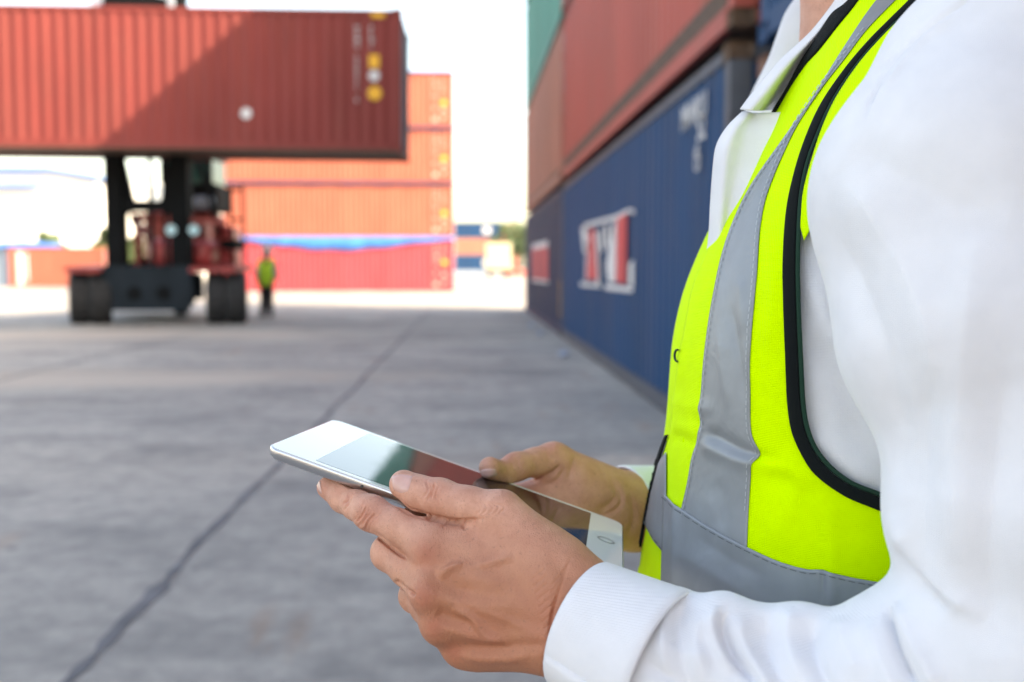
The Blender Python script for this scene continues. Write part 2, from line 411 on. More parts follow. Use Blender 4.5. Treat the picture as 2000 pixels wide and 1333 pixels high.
tarp('tarpaulin', 'thin pale blue strip on top of the far stack', 3, 0.0, M_tarp, 0.08)

# ---- warehouse on the left
YW = 95.0
wh = empty('warehouse', tuple(onY(60, 500, YW)*np.array([1, 1, 0]))); tag(wh, 'white warehouse with blue roof edges on the far left', 'warehouse')
def wx(px): return onY(px, 500, YW)[0]
def wz(py): return onY(60, py, YW)[2]
M_wall = simple('white_wall_sheet', (0.78, 0.78, 0.76), 0.7, var=0.04); M_roof = simple('blue_roof_trim', (0.08, 0.20, 0.50), 0.5, var=0.1)
M_win = simple('window_glass', (0.30, 0.36, 0.42), 0.2)
xl, xr = wx(-220), wx(190)
MB().prism([(xl, 0), (xr, 0), (xr, wz(352)), (wx(108), wz(336)), (xl, wz(336))], 'y', YW, YW+40).build('wall', M_wall, wh)
MB().prism([(xl-1, wz(335)), (wx(108), wz(335)), (xr+0.6, wz(351)), (xr+0.6, wz(344)), (wx(108), wz(328)), (xl-1, wz(328))], 'y', YW-1.0, YW+41).build('roof', M_roof, wh)
MB().box((xl, YW-1.6, wz(368)), (wx(88), YW-0.02, wz(362))).build('canopy', M_roof, wh)
MB().box((xr+0.02, YW+6, 0), (wx(345), YW+30, wz(345))).build('annexe', M_wall, wh)
for i in range(6):
    MB().box((wx(255+i*11), YW+5.9, wz(395)), (wx(262+i*11), YW+6.05, wz(352))).build('window', M_win, wh)
# containers and tarpaulin in front of it
q = onZ(18, 561); s20 = 6.06
c1 = container('shipping_container', 'salmon container in front of the white warehouse', (q[0], q[1], 0), 0, M_orange, Lg=6.06, H=2.59)
rect(c1, 0.55, 0.15, 0.95, 2.3, M_white); rect(c1, 1.1, 0.4, 1.25, 2.2, M_white)
container('shipping_container', 'pale grey blue container at the left edge of the picture', (q[0]-6.2, q[1]+0.5, 0), 0, M_grey, Lg=6.06, H=2.59)
tv = []; n = 30
for i in range(n+1):
    t = i/n; x = q[0]-2.0+5.0*t
    tv += [(x, q[1]+2.3, 2.61), (x, q[1]+1.2, 2.70+0.30*math.sin(math.pi*t)**0.5+0.03*math.sin(t*30)), (x, q[1]+0.55, 2.612), (x, q[1]-0.03, 2.612)]
o = link('tarpaulin', mesh('tarpaulin', tv, [(4*i+j, 4*i+j+1, 4*i+j+5, 4*i+j+4) for i in range(n) for j in range(3)], True), M_tarp)
tag(o, 'blue tarpaulin heaped on the salmon container by the warehouse', 'tarpaulin'); o.modifiers.new('t', 'SOLIDIFY').thickness = 0.006

# ---- things in the gap at the far end
YG = 190.0
def small(label, px, py_top, tiers):
    pass
gx = onY(893, 500, YG)[0]
for k, (m, lab) in enumerate(((M_blue, 'blue container at the bottom of the tiny stack in the far gap'), (M_tan, 'faded red container in the middle of the tiny far stack'), (M_blue, 'blue container topping the tiny stack in the far gap'))):
    c = container('shipping_container', lab, (gx-3.5+(0.6 if k == 1 else 0), YG, k*3.1+0.6), 0, m, H=3.0, group='tiny stack in the far gap')
    rect(c, 8.4, 0.9, 9.9, 2.1, M_white)
    if k == 0: MB().box((0, 0, -0.6), (12.19, 2.4, -0.02)).build('support_block', M_grey, c, world_space=False)
# cream box lorry seen from behind
lp = onZ(974, 543); lo = empty('lorry', (lp[0], lp[1], 0)); tag(lo, 'cream box lorry seen from behind in the far gap', 'lorry')
M_cream = simple('cream_paint', (0.50, 0.44, 0.30), 0.5, var=0.08); M_tyre = simple('tyre_rubber', (0.018, 0.018, 0.019), 0.75, var=0.2, bump=0.3)
x, y = lp[0], lp[1]
MB().box((x-1.5, y, 1.0), (x+1.5, y+6.5, 4.2)).build('cargo_box', M_cream, lo, bevel=0.08)
MB().box((x-1.3, y+0.1, 0.65), (x+1.3, y+8.6, 0.98)).build('chassis', M_rust, lo)
MB().box((x-1.25, y+6.7, 0.99), (x+1.25, y+8.6, 3.0)).build('cab', M_cream, lo, bevel=0.1)
for dx in (-1.05, 1.05):
    for dy in (1.2, 7.6): MB().cyl((x+dx-0.17, y+dy, 0.5), (x+dx+0.17, y+dy, 0.5), 0.5).build('wheel', M_tyre, lo)
# red gantry post behind the lorry
gp = onZ(990, 538); g = empty('gantry_frame', (gp[0], gp[1], 0)); tag(g, 'slim red steel gantry post behind the cream lorry', 'gantry')
M_gan = simple('red_steel', (0.55, 0.10, 0.07), 0.5)
MB().box((gp[0]-0.25, gp[1]+8, 0), (gp[0]+0.25, gp[1]+8.5, 8.2)).build('post', M_gan, g)
MB().box((gp[0]+1.6, gp[1]+8, 0), (gp[0]+2.0, gp[1]+8.5, 8.2)).build('post', M_gan, g)
MB().box((gp[0]-0.4, gp[1]+7.9, 8.2), (gp[0]+2.2, gp[1]+8.6, 8.6)).build('beam', M_gan, g)
bq = onZ(1018, 540)
o = MB().prism([(bq[0]-2.2, 0), (bq[0]+2.6, 0), (bq[0]+2.3, 0.9), (bq[0]-1.9, 0.9)], 'y', bq[1]+14, bq[1]+14.5).build('barrier', M_gan, None, bevel=0.05)
tag(o, 'low red barrier beyond the far corner of the right stack', 'barrier')

# ---- trees
M_leaf = simple('tree_leaves', (0.075, 0.115, 0.045), 0.6, var=0.5, vscale=0.6); M_bark = simple('bark', (0.12, 0.09, 0.065), 0.9, var=0.3)
def tree(px, Y, h, w, label, seed):
    rnd = random.Random(seed); b = onY(px, 530, Y); root = empty('tree', (b[0], Y, 0)); tag(root, label, 'tree', 'trees beyond the yard')
    mb = MB(); mb.cyl((b[0], Y, 0), (b[0]+0.2, Y, h*0.5), 0.28, 8, 0.16)
    for k in range(5):
        a = rnd.uniform(0, 6.28); mb.cyl((b[0]+0.2, Y, h*(0.35+0.04*k)), (b[0]+0.3*w*math.cos(a), Y+0.3*w*math.sin(a), h*(0.6+0.06*k)), 0.10, 6, 0.04)
    mb.build('trunk', M_bark, root)
    cl = [(rnd.gauss(0, w*0.25), rnd.gauss(0, w*0.25), h*rnd.uniform(0.42, 0.92), rnd.uniform(0.14, 0.24)*w) for _ in range(16)]
    V = []; Fc = []
    for c in cl:
        for _ in range(110):
            d = Vector((rnd.gauss(0, 1), rnd.gauss(0, 1), rnd.gauss(0, 0.8))); d = d.normalized()*c[3]*rnd.uniform(0.6, 1.1)
            p = Vector((b[0]+c[0], Y+c[1], c[2])) + d; s = rnd.uniform(0.14, 0.34)
            a = Vector((rnd.uniform(-1, 1), rnd.uniform(-1, 1), rnd.uniform(-1, 1))).normalized()*s; e = a.orthogonal().normalized()*s*0.6
            n0 = len(V); V += [p-a, p+e, p+a, p-e]; Fc.append((n0, n0+1, n0+2, n0+3))
    link('crown', mesh('crown', V, Fc), M_leaf, root)
tree(1012, 150, 8.6, 6.0, 'leafy tree showing beside the far corner of the right stack', 1)
tree(1034, 140, 7.2, 5.5, 'lower tree half hidden behind the far corner of the right stack', 2)
tree(962, 240, 11.5, 7.0, 'dark pointed tree above the tiny blue container in the gap', 3)
tree(985, 235, 9.8, 6.5, 'round tree behind the cream lorry', 4)
tree(206, 80, 4.4, 2.4, 'small tree between the warehouse and the left mast', 5)
tree(100, 74, 3.9, 1.6, 'shrubby tree in front of the white warehouse wall', 6)
tree(256, 84, 4.2, 3.0, 'small tree seen between the masts of the handler', 7)
# ================================================================== solids from distance fields
def surface_nets(D, org, h):
    """numpy surface nets: field D (negative inside) -> vertices, quads"""
    S = D < 0
    nx, ny, nz = D.shape
    c = lambda A, i, j, k: A[i:nx-1+i, j:ny-1+j, k:nz-1+k]
    cnt = np.zeros((nx-1, ny-1, nz-1), np.int8)
    for i in (0, 1):
        for j in (0, 1):
            for k in (0, 1): cnt += c(S, i, j, k)
    act = (cnt > 0) & (cnt < 8)
    I, J, K = np.nonzero(act)
    idx = np.full(act.shape, -1, np.int64); idx[I, J, K] = np.arange(len(I))
    acc = np.zeros((len(I), 3)); num = np.zeros(len(I))
    cor = [(i, j, k) for i in (0, 1) for j in (0, 1) for k in (0, 1)]
    for a in cor:
        for ax in range(3):
            if a[ax]: continue
            b = list(a); b[ax] = 1
            da = D[I+a[0], J+a[1], K+a[2]]; db = D[I+b[0], J+b[1], K+b[2]]
            m = (da < 0) != (db < 0)
            t = np.where(m, da/(da-db+1e-12), 0)
            p = np.array(a, float)[None]*np.ones((len(I), 1)); p[:, ax] += t
            acc[m] += p[m]; num[m] += 1
    V = (acc/num[:, None] + np.stack([I, J, K], 1))*h + org
    Q = []
    for ax in range(3):
        sl0 = [slice(None)]*3; sl1 = [slice(None)]*3
        sl0[ax] = slice(0, -1); sl1[ax] = slice(1, None)
        for o in range(3):
            if o != ax: sl0[o] = slice(1, -1); sl1[o] = slice(1, -1)
        A = S[tuple(sl0)]; B = S[tuple(sl1)]
        E = np.stack(np.nonzero(A != B), 1)
        inside = A[tuple(E.T)]
        off = np.ones(3, int); off[ax] = 0; G = E + off
        u, v = [o for o in range(3) if o != ax]
        def cell(du, dv):
            g = G.copy(); g[:, u] -= du; g[:, v] -= dv; return idx[g[:, 0], g[:, 1], g[:, 2]]
        q = np.stack([cell(1, 1), cell(0, 1), cell(0, 0), cell(1, 0)], 1)
        flip = inside if ax != 1 else ~inside
        q[~flip] = q[~flip][:, ::-1]
        Q.append(q)
    Q = np.concatenate(Q); Q = Q[(Q >= 0).all(1)]
    return V, Q
class Field:
    def __init__(s, lo, hi, h):
        s.h = h; s.lo = np.array(lo, float); n = np.ceil((np.array(hi)-s.lo)/h).astype(int)+1
        s.n = n; s.ax = [s.lo[i]+h*np.arange(n[i]) for i in range(3)]
    def new(s): return np.full(tuple(s.n), 1.0, np.float32)
    def block(s, lo, hi):
        sl = []
        for i in range(3):
            a = max(0, int((lo[i]-s.lo[i])/s.h)-1); b = min(int(s.n[i]), int((hi[i]-s.lo[i])/s.h)+2); sl.append(slice(a, max(a, b)))
        X = s.ax[0][sl[0]].astype(np.float32)[:, None, None]; Y = s.ax[1][sl[1]].astype(np.float32)[None, :, None]; Z = s.ax[2][sl[2]].astype(np.float32)[None, None, :]
        return tuple(sl), X, Y, Z
    def cone(s, D, a, b, ra, rb, k=0.003, margin=0.03):
        """smooth union of a tapered capsule into D"""
        a = np.asarray(a, float); b = np.asarray(b, float); R = max(ra, rb) + margin
        sl, X, Y, Z = s.block(np.minimum(a, b)-R, np.maximum(a, b)+R)
        ab = b-a; L2 = max(float(ab @ ab), 1e-12)
        t = np.clip(((X-a[0])*ab[0] + (Y-a[1])*ab[1] + (Z-a[2])*ab[2])/L2, 0, 1)
        d = np.sqrt((X-a[0]-t*ab[0])**2 + (Y-a[1]-t*ab[1])**2 + (Z-a[2]-t*ab[2])**2) - (ra + (rb-ra)*t)
        s.smin(D, sl, d, k)
    def ell(s, D, c, r, k=0.003, rot=None, margin=0.03):
        c = np.asarray(c, float); r = np.asarray(r, float); R = r.max()+margin
        sl, X, Y, Z = s.block(c-R, c+R); x, y, z = X-c[0], Y-c[1], Z-c[2]
        if rot is not None:
            M = np.array(rot); x, y, z = (M[0,0]*x+M[0,1]*y+M[0,2]*z, M[1,0]*x+M[1,1]*y+M[1,2]*z, M[2,0]*x+M[2,1]*y+M[2,2]*z)
        k0 = np.sqrt((x/r[0])**2+(y/r[1])**2+(z/r[2])**2); k1 = np.sqrt((x/r[0]**2)**2+(y/r[1]**2)**2+(z/r[2]**2)**2)+1e-6
        s.smin(D, sl, k0*(k0-1)/k1, k)
    @staticmethod
    def smin(D, sl, d, k):
        A = D[sl]
        if k <= 0: D[sl] = np.minimum(A, d); return
        hh = np.clip(k-np.abs(A-d), 0, None)/k
        D[sl] = np.minimum(A, d) - hh*hh*k*0.25
    def chain(s, D, pts, k=0.003):
        for (a, ra), (b, rb) in zip(pts[:-1], pts[1:]): s.cone(D, a, b, ra, rb, k)
    def mesh(s, D): return surface_nets(D, s.lo, s.h)
def np_mesh(name, V, Q, smooth=True):
    me = bpy.data.meshes.new(name)
    me.vertices.add(len(V)); me.vertices.foreach_set('co', np.ascontiguousarray(V, np.float32).ravel())
    n = Q.shape[1]
    me.loops.add(len(Q)*n); me.loops.foreach_set('vertex_index', np.ascontiguousarray(Q, np.int32).ravel())
    me.polygons.add(len(Q)); me.polygons.foreach_set('loop_start', np.arange(0, len(Q)*n, n, dtype=np.int32))
    me.update(calc_edges=True); me.validate()
    me.polygons.foreach_set('use_smooth', [smooth]*len(me.polygons))
    return me
def normals_of(V, Q):
    n = np.cross(V[Q[:, 2]]-V[Q[:, 0]], V[Q[:, 3]]-V[Q[:, 1]]); N = np.zeros_like(V)
    for k in range(4): np.add.at(N, Q[:, k], n)
    return N/(np.linalg.norm(N, axis=1)[:, None]+1e-12)
def smooth_mesh(V, Q, it=2, lam=0.5):
    E = np.concatenate([Q[:, [0, 1]], Q[:, [1, 2]], Q[:, [2, 3]], Q[:, [3, 0]]]); V = V.copy()
    deg = np.zeros(len(V)); np.add.at(deg, E[:, 0], 1); np.add.at(deg, E[:, 1], 1)
    for _ in range(it):
        A = np.zeros_like(V); np.add.at(A, E[:, 0], V[E[:, 1]]); np.add.at(A, E[:, 1], V[E[:, 0]])
        V += lam*(A/np.maximum(deg, 1)[:, None]-V)
    return V
def seg_dist(px, py, poly):
    d = np.full(px.shape, 1e9); poly = np.asarray(poly, float)
    if len(poly) == 1: return np.hypot(px-poly[0, 0], py-poly[0, 1])
    for a, b in zip(poly[:-1], poly[1:]):
        ab = b-a; t = np.clip(((px-a[0])*ab[0]+(py-a[1])*ab[1])/(ab @ ab+1e-9), 0, 1)
        d = np.minimum(d, np.hypot(px-a[0]-t*ab[0], py-a[1]-t*ab[1]))
    return d
def seg_dist2(px, py, poly):
    d = np.full(px.shape, 1e9); T_ = np.zeros(px.shape); n = len(poly)-1
    for i, (a, b) in enumerate(zip(poly[:-1], poly[1:])):
        ab = b-a; t = np.clip(((px-a[0])*ab[0]+(py-a[1])*ab[1])/(ab @ ab+1e-9), 0, 1)
        q = np.hypot(px-a[0]-t*ab[0], py-a[1]-t*ab[1]); m = q < d
        d = np.where(m, q, d); T_ = np.where(m, (i+t)/n, T_)
    return d, T_
def spline(pts, n):
    """Catmull-Rom through control points (any dimension)"""
    p = np.asarray(pts, float); p = np.vstack([2*p[0]-p[1], p, 2*p[-1]-p[-2]]); m = len(p)-3
    out = []
    for t in np.linspace(0, m-1e-9, n):
        i = int(t); u = t-i; a, b, c, d = p[i:i+4]
        out.append(0.5*((2*b)+(c-a)*u+(2*a-5*b+4*c-d)*u*u+(3*b-a-3*c+d)*u**3))
    return np.array(out)
def subdivide(V, Q):
    E = np.sort(np.concatenate([Q[:, [0, 1]], Q[:, [1, 2]], Q[:, [2, 3]], Q[:, [3, 0]]]), axis=1); U, inv = np.unique(E, axis=0, return_inverse=True); inv = inv.ravel()
    n = len(V); m = len(Q); V2 = np.concatenate([V, V[U].mean(1), V[Q].mean(1)]); e = [n+inv[k*m:(k+1)*m] for k in range(4)]; c = n+len(U)+np.arange(m)
    Q2 = np.concatenate([np.stack([Q[:, k], e[k], c, e[k-1]], 1) for k in range(4)]); return V2, Q2
def relief(V, N, marks, front=0.15, power=2.0):
    """raise (+) or sink (-) folds and wrinkles drawn as lines on the side of the body the viewer sees: (points, width px, height mm)"""
    q = V-c_o; d = q @ c_f; x = 1000+FPX*(q @ c_r)/d; y = 666.5-FPX*(q @ c_u)/d
    facing = np.clip((-(N*q).sum(1)/np.linalg.norm(q, axis=1)-front)/0.25, 0, 1)
    s = np.zeros(len(V))
    for poly, w, amp in marks:
        pl = spline(poly, 4*len(poly)) if len(poly) > 2 else np.asarray(poly, float)
        lo = pl.min(0)-3*w; hi = pl.max(0)+3*w
        m = (x > lo[0]) & (x < hi[0]) & (y > lo[1]) & (y < hi[1])
        if len(pl) > 2:
            dd, tt = seg_dist2(x[m], y[m], pl); k_ = np.clip(np.sin(math.pi*np.clip(tt, 0.02, 0.98))*1.6, 0, 1)
        else: dd = seg_dist(x[m], y[m], pl); k_ = 1.0
        s[m] += k_*amp*0.001*np.exp(-(dd/w)**power)
    return V + N*(s*facing)[:, None]

# ================================================================== container handler with its raised container
HELD_Y = 21.2
hq = onY(785, 299, HELD_Y)
held = container('shipping_container', 'crimson container lifted high by the handler', (hq[0]-12.19, HELD_Y, hq[2]+0.10), 0, M_held)
held.rotation_euler = (0, math.radians(0.35), math.radians(-0.6)); 
def hx(px): return onY(px, 160, HELD_Y)[0]-(hq[0]-12.19)
def hz(py): return onY(700, py, HELD_Y)[2]-hq[2]
mark(held, 'HDMU 240771 5', hx(694), hz(64), 0.125, column=True)
mark(held, '45G1', hx(722), hz(64), 0.13, column=True)
rect(held, hx(721), hz(138), hx(741), hz(112), M_yel); disc(held, hx(731), hz(153), 0.115, M_white); disc(held, hx(732), hz(187), 0.145, M_yel)
rect(held, hx(726), hz(40), hx(752), hz(30), M_yel); disc(held, hx(481), hz(229), 0.115, M_white)
MB().box((0.16, 0.0, -0.01), (12.03, 0.055, 0.019)).build('lower_lip', M_rust, held, world_space=False)

YS = 23.0
M_mast = simple('mast_steel', (0.004, 0.005, 0.006), 0.7, spec=0.12, var=0.2, vscale=2); M_slate = simple('slate_steel', (0.012, 0.019, 0.026), 0.6, spec=0.15, var=0.25, vscale=2)
M_hred = simple('handler_red', (0.52, 0.07, 0.07), 0.35, var=0.1); M_dred = simple('handler_dark_red', (0.30, 0.035, 0.025), 0.5, var=0.2)
M_teal = simple('tinted_glass', (0.02, 0.11, 0.10), 0.08); M_lamp = simple('lamp_glass', (0.45, 0.72, 0.80), 0.15); M_chrome = simple('hydraulic_chrome', (0.5, 0.5, 0.5), 0.25, metal=1.0)
M_hub = simple('wheel_hub', (0.25, 0.03, 0.03), 0.5)
sp = onY(300, 632, YS)
hd = empty('container_handler', (sp[0], YS, 0)); tag(hd, 'red heavy container handler with black mast and wide twin tyres', 'container handler')
def sx(px, Y=YS): return onY(px, 500, Y)[0]
def sz(py, Y=YS): return onY(300, py, Y)[2]
# mast: two uprights in pairs of channels, cross members, chains
for a, b in ((210, 244), (336, 372)):
    MB().box((sx(a), YS-0.10, 0.42), (sx(b), YS+0.30, 7.7)).build('mast_upright', M_mast, hd, bevel=0.02)
MB().prism([(sx(243), sz(300)), (sx(262), sz(392)), (sx(262), sz(413)), (sx(243), sz(420))], 'y', YS+0.0, YS+0.2).build('gusset', M_mast, hd)
MB().prism([(sx(337), sz(300)), (sx(316), sz(392)), (sx(316), sz(413)), (sx(337), sz(420))], 'y', YS+0.0, YS+0.2).build('gusset', M_mast, hd)
for y0, y1 in ((392, 414), (3, -8)): MB().box((sx(244), YS-0.06, sz(y0)), (sx(336), YS+0.22, sz(y1))).build('cross_member', M_mast, hd)
MB().prism([(sx(206), sz(607)), (sx(372), sz(607)), (sx(378), sz(575)), (sx(376), sz(519)), (sx(204), sz(519)), (sx(200), sz(575))], 'y', YS-0.16, YS-0.10).build('front_plate', M_slate, hd)
for a in (265, 322): MB().cyl((sx(a), YS-0.19, sz(573)), (sx(a), YS-0.155, sz(573)), 0.16, 14).build('tilt_pin', M_mast, hd)
for a in (290, 318): MB().cyl((sx(a), YS+0.28, 1.0), (sx(a), YS+0.28, 7.3), 0.055, 10).build('lift_ram', M_mast, hd)
for a in (255, 330): MB().cyl((sx(a), YS+0.3, sz(430)), (sx(a)+0.1, YS+2.6, sz(500)), 0.09, 10).build('tilt_ram', M_chrome, hd)
# carriage and spreader that carry the container from above
MB().box((sx(232), YS-0.55, 6.75), (sx(350), YS-0.11, 7.15)).build('carriage', M_mast, hd)
MB().box((hq[0]-9.2, HELD_Y+0.9, hq[2]+2.93), (hq[0]-3.0, HELD_Y+1.5, hq[2]+3.05)).build('spreader_beam', M_hred, hd)
for a, b in ((204, 226), (334, 356)): MB().box((sx(a), YS-0.4, sz(26)), (sx(b), YS-0.12, sz(-6))).build('spreader_post', M_grey, hd)
# chassis, hood, fenders
xr_ = sx(380, YS+6); MB().prism([(sx(202), YS+0.3), (sx(390), YS+0.3), (xr_, YS+6), (xr_-2.2, YS+6)], 'z', 0.55, 1.15).build('chassis', M_slate, hd)
MB().prism([(sx(168), 1.25), (sx(425), 1.25), (sx(425), 1.36), (sx(408), 1.42), (sx(396, YS+1.6), sz(480, YS+1.6)), (sx(376, YS+1.6), sz(469, YS+1.6)), (sx(304, YS+1.6), sz(467, YS+1.6)), (sx(288, YS+1.6), sz(484, YS+1.6)), (sx(278, YS+1.6), 1.36), (sx(168), 1.36)], 'y', YS+1.6, YS+2.4).build('hood', M_hred, hd, bevel=0.06)
for a, b in ((136, 206), (376, 468)):
    MB().prism([(YS-0.35, 1.18), (YS-0.30, 1.30), (YS+1.5, 1.34), (YS+1.6, 1.2), (YS+1.5, 1.24), (YS-0.24, 1.22)], 'x', sx(a), sx(b)).build('fender', M_dred, hd)
MB().box((sx(262, YS+1.7), YS+1.5, sz(426)), (sx(428, YS+1.7), YS+1.9, sz(410))).build('upper_frame', M_dred, hd)
for a in (266, 392, 418): MB().box((sx(a, YS+1.6), YS+1.5, 1.3), (sx(a+9, YS+1.6), YS+1.8, sz(412))).build('frame_post', M_dred, hd)
MB().box((sx(290, YS+4), YS+3.6, 1.3), (sx(412, YS+4), YS+5.9, sz(415, YS+4))).build('counterweight', M_dred, hd, bevel=0.12)
def rounded(name, px0, py0, px1, py1, Y, dep, m):
    bm = bmesh.new(); bmesh.ops.create_cube(bm, size=1.0); bmesh.ops.bevel(bm, geom=list(bm.edges), offset=0.3, segments=5, affect='EDGES', profile=0.5)
    x0, x1, z0, z1 = sx(px0, Y), sx(px1, Y), sz(py1, Y), sz(py0, Y)
    for v in bm.verts: v.co = Vector(((x0+x1)/2+v.co.x*(x1-x0), Y+dep*(v.co.y+0.5), (z0+z1)/2+v.co.z*(z1-z0)))
    me = bpy.data.meshes.new(name); bm.to_mesh(me); bm.free(); me.polygons.foreach_set('use_smooth', [True]*len(me.polygons)); return link(name, me, m, hd)
rounded('engine_cover', 282, 466, 362, 524, YS+0.5, 1.0, M_hred); rounded('engine_cover', 366, 468, 412, 522, YS+0.5, 1.0, M_hred)
# cab
cx0, cx1 = sx(322, YS+2), sx(414, YS+2)
MB().box((cx0, YS+2.0, sz(345)), (cx1, YS+3.6, sz(285))).build('cab_glass', M_teal, hd, bevel=0.05)
MB().box((cx0-0.04, YS+1.96, sz(402)), (cx1+0.16, YS+3.64, sz(345))).build('cab_base', M_mast, hd, bevel=0.04)
MB().box((cx0-0.06, YS+1.9, sz(285)), (cx1+0.06, YS+3.7, sz(278))).build('cab_roof', M_hred, hd, bevel=0.03)
for xx in (cx0, (cx0+cx1)/2, cx1): MB().box((xx-0.05, YS+1.95, sz(345)), (xx+0.05, YS+2.03, sz(285))).build('cab_pillar', M_mast, hd)
MB().box((sx(384, YS+2), YS+1.75, sz(400)), (sx(424, YS+2), YS+1.94, sz(372))).build('air_filter', M_grey, hd, bevel=0.08)
MB().cyl((sx(372), YS+0.9, sz(310)), (sx(398), YS+1.6, sz(455)), 0.06, 8).build('hose_bar', M_mast, hd)
# lamps
for a in (340, 384):
    l = MB().cyl((sx(a), YS-0.16, sz(450)), (sx(a), YS-0.02, sz(450)), 0.13, 20).build('headlamp', M_mast, hd)
    MB().cyl((sx(a), YS-0.19, sz(450)), (sx(a), YS-0.165, sz(450)), 0.115, 20).build('lens', M_lamp, l)
MB().box((sx(328), YS-0.0, sz(437)), (sx(440), YS+0.12, sz(428))).build('lamp_bar', M_dred, hd)
# access ladder and hand rail on the right
for a in (455, 478): MB().cyl((sx(a, YS+1.2), YS+1.2, 1.3), (sx(a, YS+1.2)-0.03, YS+1.2, sz(355)), 0.03, 8).build('hand_rail', M_mast, hd)
for yy in (362, 424, 470): MB().cyl((sx(448, YS+1.2), YS+1.2, sz(yy)), (sx(478, YS+1.2), YS+1.2, sz(yy)), 0.035, 8).build('rung', M_mast, hd)
MB().box((sx(436, YS+1), YS+0.8, sz(486)), (sx(466, YS+1), YS+1.7, sz(466))).build('battery_box', M_mast, hd)
MB().prism([(sx(418, YS+2), 1.36), (sx(462, YS+2), 1.36), (sx(460, YS+2), sz(440)), (sx(432, YS+2), sz(430))], 'y', YS+1.9, YS+2.6).build('side_tank', M_hred, hd)
# tyres: tori-like with tread blocks
def wheel(px0, px1, Y, r):
    x0, x1 = sx(px0), sx(px1); n = 40; w = x1-x0; V = []; Fc = []
    prof = [(0.0, 0.55), (0.02, 0.82), (0.07, 0.95), (0.16, 1.0), (0.5, 1.01), (0.84, 1.0), (0.93, 0.95), (0.98, 0.82), (1.0, 0.55)]
    for i in range(n):
        t = 2*math.pi*i/n; kk = 0.972 if i % 2 else 1.0
        for a, q in prof:
            rr = r*q*(kk if q > 0.9 else 1); V.append((x0+a*w, Y+rr*math.cos(t), r+rr*math.sin(t)))
    m = len(prof)
    for i in range(n):
        for j in range(m-1): Fc.append((i*m+j, i*m+j+1, ((i+1) % n)*m+j+1, ((i+1) % n)*m+j))
    Xc = (x0+x1)/2; dn = math.hypot(Xc, Y); ca, sa = Y/dn, -Xc/dn        # the machine faces the viewer's side of the yard
    rt = lambda p: (Xc+(p[0]-Xc)*ca-(p[1]-Y)*sa, Y+(p[0]-Xc)*sa+(p[1]-Y)*ca, p[2]); V = [rt(p) for p in V]
    wo_ = link('wheel', mesh('wheel', V, Fc), M_tyre, hd)
    MB().cyl(rt((x0+0.04, Y, r)), rt((x1-0.04, Y, r)), r*0.56, 24).build('rim', M_hub, wo_)
for a, b in ((124, 167), (165, 208), (395, 437), (435, 477)): wheel(a, b, YS+0.25, 0.60)
for a, b in ((215, 250), (335, 368)): wheel(a, b, YS+4.8, 0.52)

# ================================================================== worker in the distance
def bg_worker():
    Y = 26.4; b = onZ(522, 620); Y = b[1]; s = Y/FPX
    def w(px, py, dy=0.0): q = onY(px, py, Y); return np.array([q[0], Y+dy, q[2]])
    root = empty('person', (b[0], Y, 0)); tag(root, 'distant worker in green vest and pale helmet beside the handler', 'person')
    skin = simple('worker_skin', (0.30, 0.16, 0.10), 0.6); dark = simple('dark_trousers', (0.015, 0.015, 0.018), 0.8); gr = simple('worker_vest', (0.55, 0.95, 0.06), 0.7)
    hel = simple('pale_helmet', (0.82, 0.60, 0.60), 0.4); wh_ = simple('worker_shirt', (0.35, 0.40, 0.42), 0.8); boot = simple('boots', (0.03, 0.03, 0.035), 0.7); sock = simple('grey_trousers', (0.05, 0.05, 0.055), 0.8)
    lo = w(488, 625)+np.array([-0.1, -0.5, -0.1]); hi = w(552, 480)+np.array([0.1, 0.5, 0.1]); f = Field(lo, hi, 0.014)
    def body(name, segs, m, k=0.03):
        D = f.new()
        for (a, ra, c, rc) in segs: f.cone(D, a, c, ra, rc, k, 0.08)
        V, Q = f.mesh(D); return link(name, np_mesh(name, V, Q), m, root)
    body('body', [(w(521, 492), 0.10, w(521, 500), 0.085), (w(521, 500), 0.06, w(521, 510), 0.06), (w(507, 516), 0.06, w(503, 540, -0.05), 0.05), (w(503, 540, -0.05), 0.045, w(508, 556, -0.2), 0.04),
                  (w(535, 516), 0.06, w(539, 540, -0.05), 0.05), (w(539, 540, -0.05), 0.045, w(534, 558, -0.18), 0.04), (w(521, 514), 0.13, w(521, 555), 0.13), (w(515, 560), 0.08, w(514, 612), 0.05), (w(527, 560), 0.08, w(528, 612), 0.05)], skin)
    body('shirt_sleeves', [(w(508, 514), 0.075, w(502, 540, -0.05), 0.062), (w(534, 514), 0.075, w(540, 540, -0.05), 0.062)], wh_)
    body('vest', [(w(514, 516), 0.135, w(516, 553), 0.14), (w(527, 516), 0.135, w(525, 553), 0.14), (w(520, 528, -0.03), 0.16, w(520, 545, -0.03), 0.16)], gr)
    body('shorts', [(w(516, 561), 0.115, w(515, 578), 0.10), (w(526, 561), 0.115, w(527, 578), 0.10)], dark)
    body('leggings', [(w(515, 574), 0.095, w(514, 608), 0.075), (w(527, 574), 0.095, w(528, 608), 0.075)], sock)
    body('boots', [(w(514, 603), 0.085, w(513, 614, 0.02), 0.075), (w(513, 615), 0.055, w(512, 616, -0.16), 0.05), (w(528, 603), 0.085, w(529, 614, 0.02), 0.075), (w(529, 615), 0.055, w(530, 616, -0.16), 0.05)], boot)
    body('helmet', [(w(521, 488), 0.155, w(521, 491), 0.16), (w(521, 493, -0.08), 0.05, w(521, 493, -0.16), 0.03)], hel)
bg_worker()
